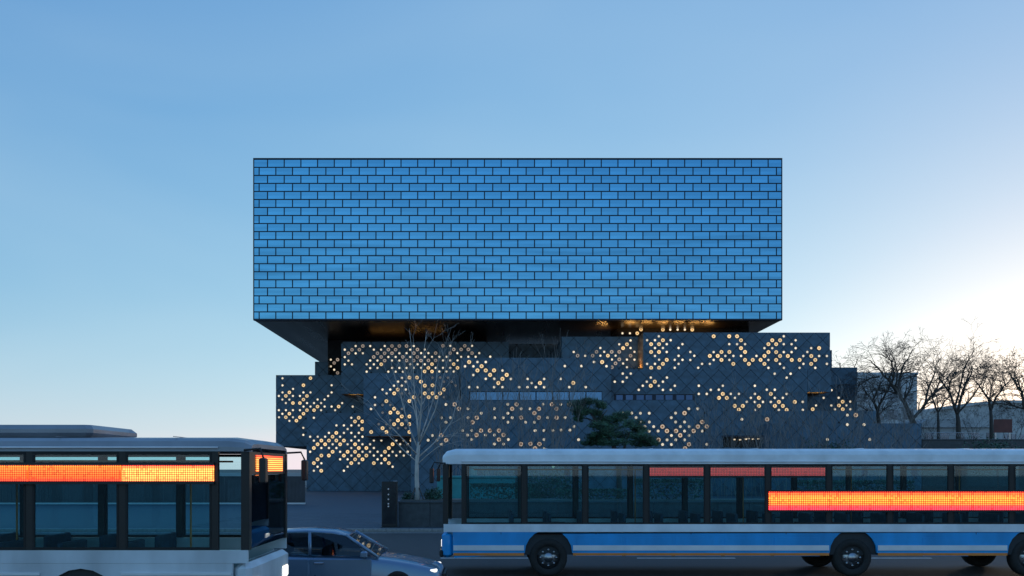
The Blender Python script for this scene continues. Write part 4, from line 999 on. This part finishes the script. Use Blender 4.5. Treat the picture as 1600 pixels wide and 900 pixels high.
ORG = (1.0, .18, .02); RED = (.95, .04, .02); AMB = (1.0, .30, .06)
led_l = led_mat('orange_led_screen', [(0, RED), (.3, (1, .10, .015)), (.7, (1, .13, .02)), (1, ORG)], 3.2, .034)
led_a = led_mat('amber_led_screen', [(0, (1,.2,.05)), (.4, AMB), (.75, AMB), (1, RED)], 4.0, .034)
led_r = led_mat('orange_red_led_screen', [(0, (.9,.03,.06)), (.22, (.95,.05,.05)), (.36, ORG), (.7, (1,.22,.03)), (1, RED)], 3.6, .055)
led_d = led_mat('dull_red_led_screen', [(0, (.45,.01,.01)), (1, (.55,.03,.02))], 1.6, .040)

def wheel(parent, x, y, r, wd, side, rimmat):
    """axle along y; side -1 faces the camera"""
    w_ = empty('wheel'); w_.parent = parent; w_.location = (x, y, r)
    t = MB(); prof = [(r*.62,-wd/2),(r*.9,-wd/2),(r,-wd*.36),(r,wd*.36),(r*.9,wd/2),(r*.62,wd/2)]
    n = 28; vs = [(a*math.cos(2*math.pi*i/n), q, a*math.sin(2*math.pi*i/n)) for a, q in prof for i in range(n)]
    fs = [(k*n+i, k*n+(i+1)%n, ((k+1)%6)*n+(i+1)%n, ((k+1)%6)*n+i) for k in range(6) for i in range(n)]
    t.add(vs, fs, 0, True); t.build('tyre', M['rubber'], w_)
    m_ = MB(); m_.cyl((0, side*wd*.30, 0), (0,-side,0), r*.63, wd*.5, 24); m_.cyl((0, side*(wd*.30), 0), (0,side,0), r*.25, wd*.16, 16)
    for i in range(8):
        a = 2*math.pi*i/8; m_.cyl((r*.42*math.cos(a), side*wd*.30, r*.42*math.sin(a)), (0,side,0), r*.06, .03, 8)
    m_.build('rim', rimmat, w_)
    return w_

def side_poly(x0, x1, zb, zt, arches, ar, rc=.12):
    """lower side panel outline with wheel arches cut in, x left to right"""
    po = [(x0, zt), (x0, zb+rc), (x0+rc*.4, zb)]
    for ax in sorted(arches):
        zc = .48
        a0 = math.asin(min(1, max(0, (zb-zc)/ar)))
        for i in range(11):
            th = math.pi - a0 + (2*a0 - math.pi)*i/10 if False else math.pi - a0 - (math.pi - 2*a0)*i/10
            po.append((ax + ar*math.cos(th), max(zc + ar*math.sin(th), zb)))
    po += [(x1-rc*.4, zb), (x1, zb+rc), (x1, zt)]
    return po

def bus(x0, x1, yn, front, label, z, paints, arches, bays, leds, wd=2.5, doors=()):
    """a city bus standing along x; yn is the side facing the camera; front = +1 faces +x.
    z: skirt, sill, head (top of glass), roof; leds: list of (x0, x1, z0, z1, material, name)"""
    zs, zw, zh, zr = z; yf = yn + wd; xc = (x0+x1)/2
    root = empty('city_bus', (xc, yn + wd/2, -.12), label=label, cat='bus', group='buses crossing in front of the art centre')
    O = Vector((-xc, -(yn+wd/2), .12))
    def B(mb, name, mats, par=None):
        o = mb.build(name, mats, par or root)
        if par is None: o.location = O
        return o
    main, belt, roofm = paints['body'], paints['belt'], paints['roof']
    # lower body shell
    b = MB()
    for ya, yb in ((yn, yn+.06), (yf-.06, yf)):
        b.prism_xz(side_poly(x0+.28, x1-.28, zs, zw-.20, arches, .60), ya, yb)
    body = B(b, 'body', main)
    b = MB(); b.box(x0+.2, x1-.2, yn+.064, yf-.064, zs+.08, .46); B(b, 'floor', M['interior'])
    b = MB()
    for ya, yb in ((yn-.004, yn+.056), (yf-.056, yf+.004)): b.box(x0+.05, x1-.05, ya, yb, zw-.198, zw)
    B(b, 'belt_panel', belt)
    # stripes
    for za, zb_, mm, nm in paints.get('stripes', []):
        b = MB(); xs = x0+.3
        segs = []
        for ax in sorted(arches) + [None]:
            if ax is None: segs.append((xs, x1-.3))
            elif zb_ < 1.1: segs.append((xs, ax-.62)); xs = ax+.62
        for sa, sb in segs: b.box(sa, sb, yn-.018, yn-.001, za, zb_)
        o = b.build(nm, mm, body)
    # skirt panel seams and hatches, each a flap of its own
    k = 0; xx = x0 + .9
    while xx < x1 - 1.6:
        if all(abs(xx+.6-ax) > 1.25 for ax in arches):
            b = MB(); b.cbox(xx, xx+1.15, yn-.012, yn-.0005, zs+.05, min(zw-.26, zs+.52), .004); b.build('skirt_flap', main, body)
        xx += 1.25
    # cantrail + roof, rounded over
    prof = []
    yc = (yn+yf)/2; hw = wd/2
    pts = [(-hw, zh+.002), (-hw+.005, zr-.16), (-hw+.05, zr-.07), (-hw+.16, zr-.02), (-hw+.45, zr), (hw-.45, zr), (hw-.16, zr-.02), (hw-.05, zr-.07), (hw-.005, zr-.16), (hw, zh+.002), (hw-.08, zh+.002), (hw-.10, zr-.12), (-hw+.10, zr-.12), (-hw+.08, zh+.002)]
    # three stations so that the ends round off
    b = MB(); stn = [(x0+.30, 1), (x1-.30, 1)]
    n = len(pts)
    def station(x, f, dz): return [(x, yc + y*f, z_ if z_ < zh+.01 else zh + (z_-zh)*dz) for y, z_ in pts]
    st_ = [station(x0+.02, .93, .55), station(x0+.12, .975, .85), station(x0+.34, 1, 1), station(x1-.34, 1, 1), station(x1-.12, .975, .85), station(x1-.02, .93, .55)]
    vs = [v for s_ in st_ for v in s_]
    fs = [tuple(range(n)), tuple(range(5*n, 6*n))] + [(q*n+i, q*n+(i+1)%n, (q+1)*n+(i+1)%n, (q+1)*n+i) for q in range(5) for i in range(n)]
    b.add(vs, fs, 0, False); roof = B(b, 'roof', roofm)
    b = MB(); b.tube([(x0+.5, yn-.012, zh+.06), (x1-.5, yn-.012, zh+.06)], .016, 6); b.build('drip_rail', M['white'], roof)
    for pa, pb2, hh in paints.get('pods', []):
        b = MB(); b.cbox(pa, pb2, yn+.35, yf-.35, zr+.002, zr+hh, .07); pod = b.build('roof_pod', paints.get('podmat', roofm), roof)
    # glazing: bays between pillars on both sides
    edges = bays
    for e in edges:
        for ya, yb in ((yn+.006, yn+.07), (yf-.07, yf-.006)):
            b = MB(); b.box(e-.05, e+.05, ya, yb, zw+.001, zh); B(b, 'pillar', M['black'])
    for a_, c_ in zip(edges[:-1], edges[1:]):
        for sgn, ya in ((-1, yn+.012), (1, yf-.020)):
            b = MB(); b.box(a_+.053, c_-.053, ya, ya+.008, zw+.03, zh-.03); wo = B(b, 'window', M['busglass'])
            f = MB()
            for (p0, p1, q0, q1) in ((a_+.052, c_-.052, zw+.002, zw+.045), (a_+.052, c_-.052, zh-.05, zh-.002), (a_+.052, a_+.085, zw+.046, zh-.051), (c_-.085, c_-.052, zw+.046, zh-.051)):
                f.box(p0, p1, ya-.010, ya+.018, q0, q1)
            f.build('window_frame', M['rubber'], wo)
    # folding doors on the near side
    for a_, c_ in doors:
        mid = (a_+c_)/2
        for l0, l1 in ((a_+.06, mid-.008), (mid+.008, c_-.06)):
            f = MB(); t_ = .055
            f.box(l0, l1, yn-.030, yn-.012, zs+.06, zs+.20); f.box(l0, l1, yn-.030, yn-.012, zh-.10, zh-.01)
            f.box(l0, l0+t_, yn-.030, yn-.012, zs+.201, zh-.101); f.box(l1-t_, l1, yn-.030, yn-.012, zs+.201, zh-.101)
            dr = B(f, 'door', M['black'])
            gl_ = MB(); gl_.box(l0+t_+.002, l1-t_-.002, yn-.024, yn-.018, zs+.202, zh-.102); gl_.build('door_glass', M['busglass'], dr)
            hb = MB(); hb.tube([(l1-.10, yn-.05, 1.0), (l1-.10, yn-.05, 1.9)], .014, 6); hb.build('handle', M['orange'], dr)
    # body joints that carry up to the glass
    xx = x0 + 1.5
    while xx < x1 - 1:
        if all(abs(xx-ax) > .7 for ax in arches):
            jb = MB(); jb.box(xx-.006, xx+.006, yn-.0062, yn-.0005, zs+.6, zw-.21); jb.build('panel_joint', M['black'], body)
        xx += 2.4
    for xx in (x0 + (x1-x0)*f_ for f_ in (.15,.3,.45,.6,.75,.9)):
        jb = MB(); jb.box(xx-.008, xx+.008, yn+.05, yf-.05, zr-.004, zr+.006); jb.build('roof_rib', roofm, roof)
    # ends
    for xe, sg in ((x0, -1), (x1, 1)):
        isf = (sg == front)
        b = MB(); b.cbox(min(xe, xe-sg*.28), max(xe, xe-sg*.28), yn+.01, yf-.01, zs, zw-.202, .08); B(b, 'front_panel' if isf else 'rear_panel', main)
        for ya in (yn+.03, yf-.15):
            b = MB(); b.box(min(xe-sg*.03, xe-sg*.16), max(xe-sg*.03, xe-sg*.16), ya, ya+.12, zw, zh); B(b, 'corner_pillar', M['black'])
        b = MB(); b.box(min(xe-sg*.05, xe-sg*.065), max(xe-sg*.05, xe-sg*.065), yn+.152, yf-.152, zw+.01, zh-.36); B(b, 'windscreen' if isf else 'rear_window', M['busglass'])
        b = MB(); b.box(min(xe-sg*.04, xe-sg*.10), max(xe-sg*.04, xe-sg*.10), yn+.152, yf-.152, zh-.355, zh); hd = B(b, 'header', M['black'])
        if isf:
            b = MB(); b.box(-.006, .006, -.85, .85, 0, .26); o = b.build('destination_screen', led_a, hd); o.location = (xe-sg*.03, yc, zh-.31)
        for ya in (yn+.14, yf-.52):
            b = MB(); b.cbox(min(xe-sg*.02, xe+sg*.02), max(xe-sg*.02, xe+sg*.02), ya, ya+.38, zs+.28, zs+.46, .015)
            B(b, 'headlight' if isf else 'tail_light', M['headlamp'] if isf else M['taillamp'])
        b = MB(); b.cbox(min(xe-sg*.05, xe+sg*.06), max(xe-sg*.05, xe+sg*.06), yn+.04, yf-.04, zs+.02, zs+.2, .03); B(b, 'bumper', M['black'])
        if isf:
            for ya, s2 in ((yn, -1), (yf, 1)):
                b = MB(); b.tube([(xe-sg*.1, ya+s2*.0, zh+.02), (xe+sg*.18, ya+s2*.14, zh+.04), (xe+sg*.24, ya+s2*.18, zh-.1)], .018, 6); b.cbox(xe+sg*.24-.05, xe+sg*.24+.05, ya+s2*.18-.09, ya+s2*.18+.09, zh-.48, zh-.1, .02)
                B(b, 'mirror', M['black'])
    # inside: seats, rails, ceiling
    se = MB(); se.cbox(-.21,.21,-.42,.42,0,.10,.02); se.cbox(-.23,-.15,-.42,.42,.101,.62,.02); se.box(-.05,.05,-.3,.3,-.38,0)
    sme = se.mesh('seat', M['seatcloth'])
    i = 0; xx = x0 + 1.6
    while xx < x1 - 1.4:
        for yy in (yn+.55, yf-.55): inst('seat', sme, root, (xx-xc, yy-(yn+wd/2), .46+.38+.12), (0,0,0 if front > 0 else math.pi))
        xx += .95
    b = MB()
    for yy in (yn+.75, yf-.75): b.tube([(x0+.8,yy,zh-.14),(x1-.8,yy,zh-.14)], .016, 6)
    xx = x0 + 2.2
    while xx < x1 - 1: b.tube([(xx, yn+.95, .46), (xx, yn+.95, zh-.14)], .016, 6); xx += 2.85
    B(b, 'hand_rail', M['orange'])
    # sign screens, lengthened to stand in for their light streaks
    for (la, lb, za, zb_, mm) in leds:
        b = MB(); b.box(-(lb-la)/2, (lb-la)/2, 0, .03, 0, zb_-za); o = b.build('display_screen', mm, root); o.location = Vector(((la+lb)/2, yn-.034 if mm is not led_d else yn+.024, za)) + O
        h_ = MB(); h_.box(-(lb-la)/2-.011, (lb-la)/2+.011, -.012, .058, -.045, -.001); h_.box(-(lb-la)/2-.011, (lb-la)/2+.011, -.012, .058, zb_-za+.001, zb_-za+.045); h_.box(-(lb-la)/2-.010, (lb-la)/2+.010, .031, .056, 0, zb_-za); h_.build('screen_case', M['black'], o)
    for ax in arches:
        wheel(root, ax-xc, -wd/2+.16, .48, .28, -1, M['steel']); wheel(root, ax-xc, wd/2-.16, .48, .28, 1, M['steel'])
        for ya in (yn+.062, yf-.50):
            b = MB(); b.box(ax-.62, ax+.62, ya, ya+.44, .462, 1.12); B(b, 'wheel_box', M['interior'])
    return root

# --- the near bus on the left, facing right
Y1 = 13.0
xr = PX(392, Y1); xl = xr - 12.0
zz = lambda y, d: PZ(y, d) + 0
bays1 = [xr-.55 - 1.42*i for i in range(8)][::-1]
bays1 = [xl+.3] + [q for q in bays1 if q > xl+.5] 
leds1 = []
for a_, c_ in zip(bays1[:-1], bays1[1:]):
    last = c_ > xr-.7
    leds1.append((a_+.012, c_-.012, PZ(752,Y1), PZ(727,Y1), led_a if last else led_l))
bus(xl, xr, Y1, 1, 'dark-windowed city bus on the left with an orange lit display strip along its glass',
    (.42, 1.36, 2.87, 3.10), dict(body=M['bluegrey'], belt=M['bluegrey'], roof=M['greypaint'], podmat=M['greypaint'],
    stripes=[(.98, 1.02, M['white'], 'white_stripe')], pods=[(xl+1.0, xl+4.6, .22), (xr-5.2, xr-2.6, .2)]),
    [xr-2.6, xl+3.1], bays1, leds1, doors=((bays1[-5], bays1[-4]),))

# --- the farther bus on the right, facing left: long
Y2 = 21.5
xl2 = PX(690, Y2); xr2 = xl2 + 17.8
bays2 = [xl2+.55 + 1.54*i for i in range(11)] + [xr2-.35]
leds2 = []
for i, (a_, c_) in enumerate(zip(bays2[:-1], bays2[1:])):
    sx0, sx1 = VPX + a_*F_PX/Y2, VPX + c_*F_PX/Y2
    if sx1 > 1230: leds2.append((max(a_+.012, PX(1172,Y2)), c_-.012, PZ(797,Y2), PZ(768.5,Y2), led_r))
    if 980 < (sx0+sx1)/2 < 1260: leds2.append((a_+.09, c_-.09, PZ(743.5,Y2), PZ(730.5,Y2), led_d))
zq = lambda y: PZ(y, Y2)
bus(xl2, xr2, Y2, -1, 'long blue bus with a pale roof and red and orange lit screens on the right',
    (zq(872), zq(819), zq(725), zq(700.5)), dict(body=M['bluepaint'], belt=M['palepaint'], roof=M['palepaint'],
    stripes=[(zq(860), zq(852), M['white'], 'white_stripe'), (zq(868), zq(864), M['orange'], 'orange_streak')], pods=[]),  # lower stripes painted in place of headlight and orange light streaks
    [xl2+2.7, xl2+10.4, xl2+14.9], bays2, leds2)

# --- the car between the two buses
def car(xf, yn, front, label):
    """saloon standing along x, nose at xf pointing front (+1 = +x); yn = near side"""
    Lc, W_ = 4.65, 1.80; s_ = -front
    root = empty('saloon_car', (xf + s_*Lc/2, yn + W_/2, -.12), label=label, cat='car')
    X = lambda u: -s_*0 + (Lc/2 - u)*front          # u from the nose
    def sect(u, rows): return [(X(u), y, z_) for y, z_ in rows]
    # body stations: (u, half width low, half width belt, z bottom, z belt)
    ST = [(0,.62,.60,.38,.62),(.10,.78,.74,.28,.70),(.45,.87,.83,.22,.80),(1.15,.90,.86,.20,.92),(1.6,.90,.87,.20,.95),(2.6,.90,.875,.20,.97),(3.5,.90,.87,.20,1.00),(4.05,.89,.84,.22,1.03),(4.50,.82,.76,.30,1.00),(4.65,.70,.66,.40,.92)]
    b = MB(); vs = []; n = 9
    for u, wl, wb, z0, z1 in ST:
        vs += sect(u, [(-wl*.9,z0),(-wl,z0+.14),(-wl-.01,(z0+z1)/2),(-wb,z1-.07),(-wb+.09,z1),(wb-.09,z1),(wb,z1-.07),(wl+.01,(z0+z1)/2),(wl,z0+.14)])
    fs = [tuple(range(n)), tuple(range((len(ST)-1)*n, len(ST)*n))]
    for q in range(len(ST)-1):
        for i in range(n): fs.append((q*n+i, q*n+(i+1)%n, (q+1)*n+(i+1)%n, (q+1)*n+i))
    b.add(vs, fs, 0, True); body = b.build('body', M['carpaint'], root)
    md = body.modifiers.new('round', 'SUBSURF'); md.levels = 1; md.render_levels = 2
    # roof skin
    RF = [(1.95,.60,1.36),(2.25,.63,1.43),(2.8,.64,1.46),(3.3,.62,1.44),(3.6,.59,1.38)]
    b = MB(); vs = []
    for u, hw, z_ in RF: vs += [(X(u),-hw,z_-.04),(X(u),-hw+.05,z_),(X(u),0,z_+.02),(X(u),hw-.05,z_),(X(u),hw,z_-.04),(X(u),0,z_-.05)]
    fs = [(q*6+i, q*6+(i+1)%6, (q+1)*6+(i+1)%6, (q+1)*6+i) for q in range(4) for i in range(6)] + [tuple(range(6)), tuple(range(24,30))]
    b.add(vs, fs, 0, True); b.build('roof', M['carpaint'], root)
    # pillars
    b = MB()
    for sy in (-1,1):
        for (u0,z0,y0_),(u1,z1,y1_) in (((1.30,.93,.80),(1.98,1.36,.60)),((2.68,.97,.80),(2.72,1.42,.63)),((4.12,1.02,.76),(3.58,1.38,.59)),((3.45,1.0,.81),(3.42,1.40,.61))):
            b = MB(); b.tube([(X(u0),sy*y0_,z0),(X(u1),sy*y1_,z1)], .035, 6); b.build('pillar', M['carpaint'], root)
    # glass
    def gl(q, nm):
        b = MB(); b.add(q, [(0,1,2,3)]); b.build(nm, M['carglass'], root)
    gl([(X(1.30),-.76,.94),(X(1.30),.76,.94),(X(1.96),.58,1.35),(X(1.96),-.58,1.35)], 'windscreen')
    gl([(X(4.10),-.72,1.03),(X(4.10),.72,1.03),(X(3.60),.57,1.37),(X(3.60),-.57,1.37)], 'rear_window')
    for sy in (-1,1):
        gl([(X(1.45),sy*.815,.95),(X(2.66),sy*.815,.975),(X(2.70),sy*.635,1.41),(X(2.05),sy*.62,1.37)], 'side_window')
        gl([(X(2.72),sy*.815,.975),(X(3.95),sy*.79,1.01),(X(3.55),sy*.60,1.37),(X(2.74),sy*.635,1.41)], 'side_window')
        for u0,u1 in ((1.42,2.66),(2.70,3.62)):
            b = MB(); b.cbox(min(X(u0),X(u1)), max(X(u0),X(u1)), sy*.895-.012, sy*.895+.012, .34, .90, .008); dr = b.build('door', M['carpaint'], root)
            b = MB(); xm = X(u1-.18); b.cbox(xm-.10, xm+.10, sy*.915-.012, sy*.915+.012, .80, .835, .006); b.build('handle', M['chrome'], dr)
        b = MB(); b.cbox(X(1.55)-.07, X(1.55)+.07, sy*.98-.09, sy*.98+.09, .93, 1.07, .03); b.build('mirror', M['carpaint'], root)
        b = MB(); b.cbox(X(.20)-.10, X(.20)+.10, sy*.66-.10, sy*.66+.10, .615, .675, .02); b.build('headlight', M['headlamp'], root)
        b = MB(); b.cbox(X(4.52)-.10, X(4.52)+.10, sy*.68-.13, sy*.68+.13, .78, .92, .03); b.build('tail_light', M['taillamp'], root)
        for u in (.90, 3.68): wheel(root, X(u), sy*.80, .33, .21, sy, M['steel'])
    b = MB(); b.cbox(X(.0)-.05, X(0)+.05, -.45, .45, .42, .58, .03); b.build('grille', M['black'], root)
    for u in (2.1, 3.1):
        for sy in (-.38,.38):
            b = MB(); b.cbox(X(u+.3)-.08, X(u+.3)+.08, sy-.24, sy+.24, .55, 1.12, .04); b.cbox(X(u)-.25, X(u)+.25, sy-.24, sy+.24, .45, .58, .04); b.build('seat', M['interior'], root)
    return root
car(PX(690, 17.2), 17.2, 1, 'silver blue saloon car standing between the two buses')
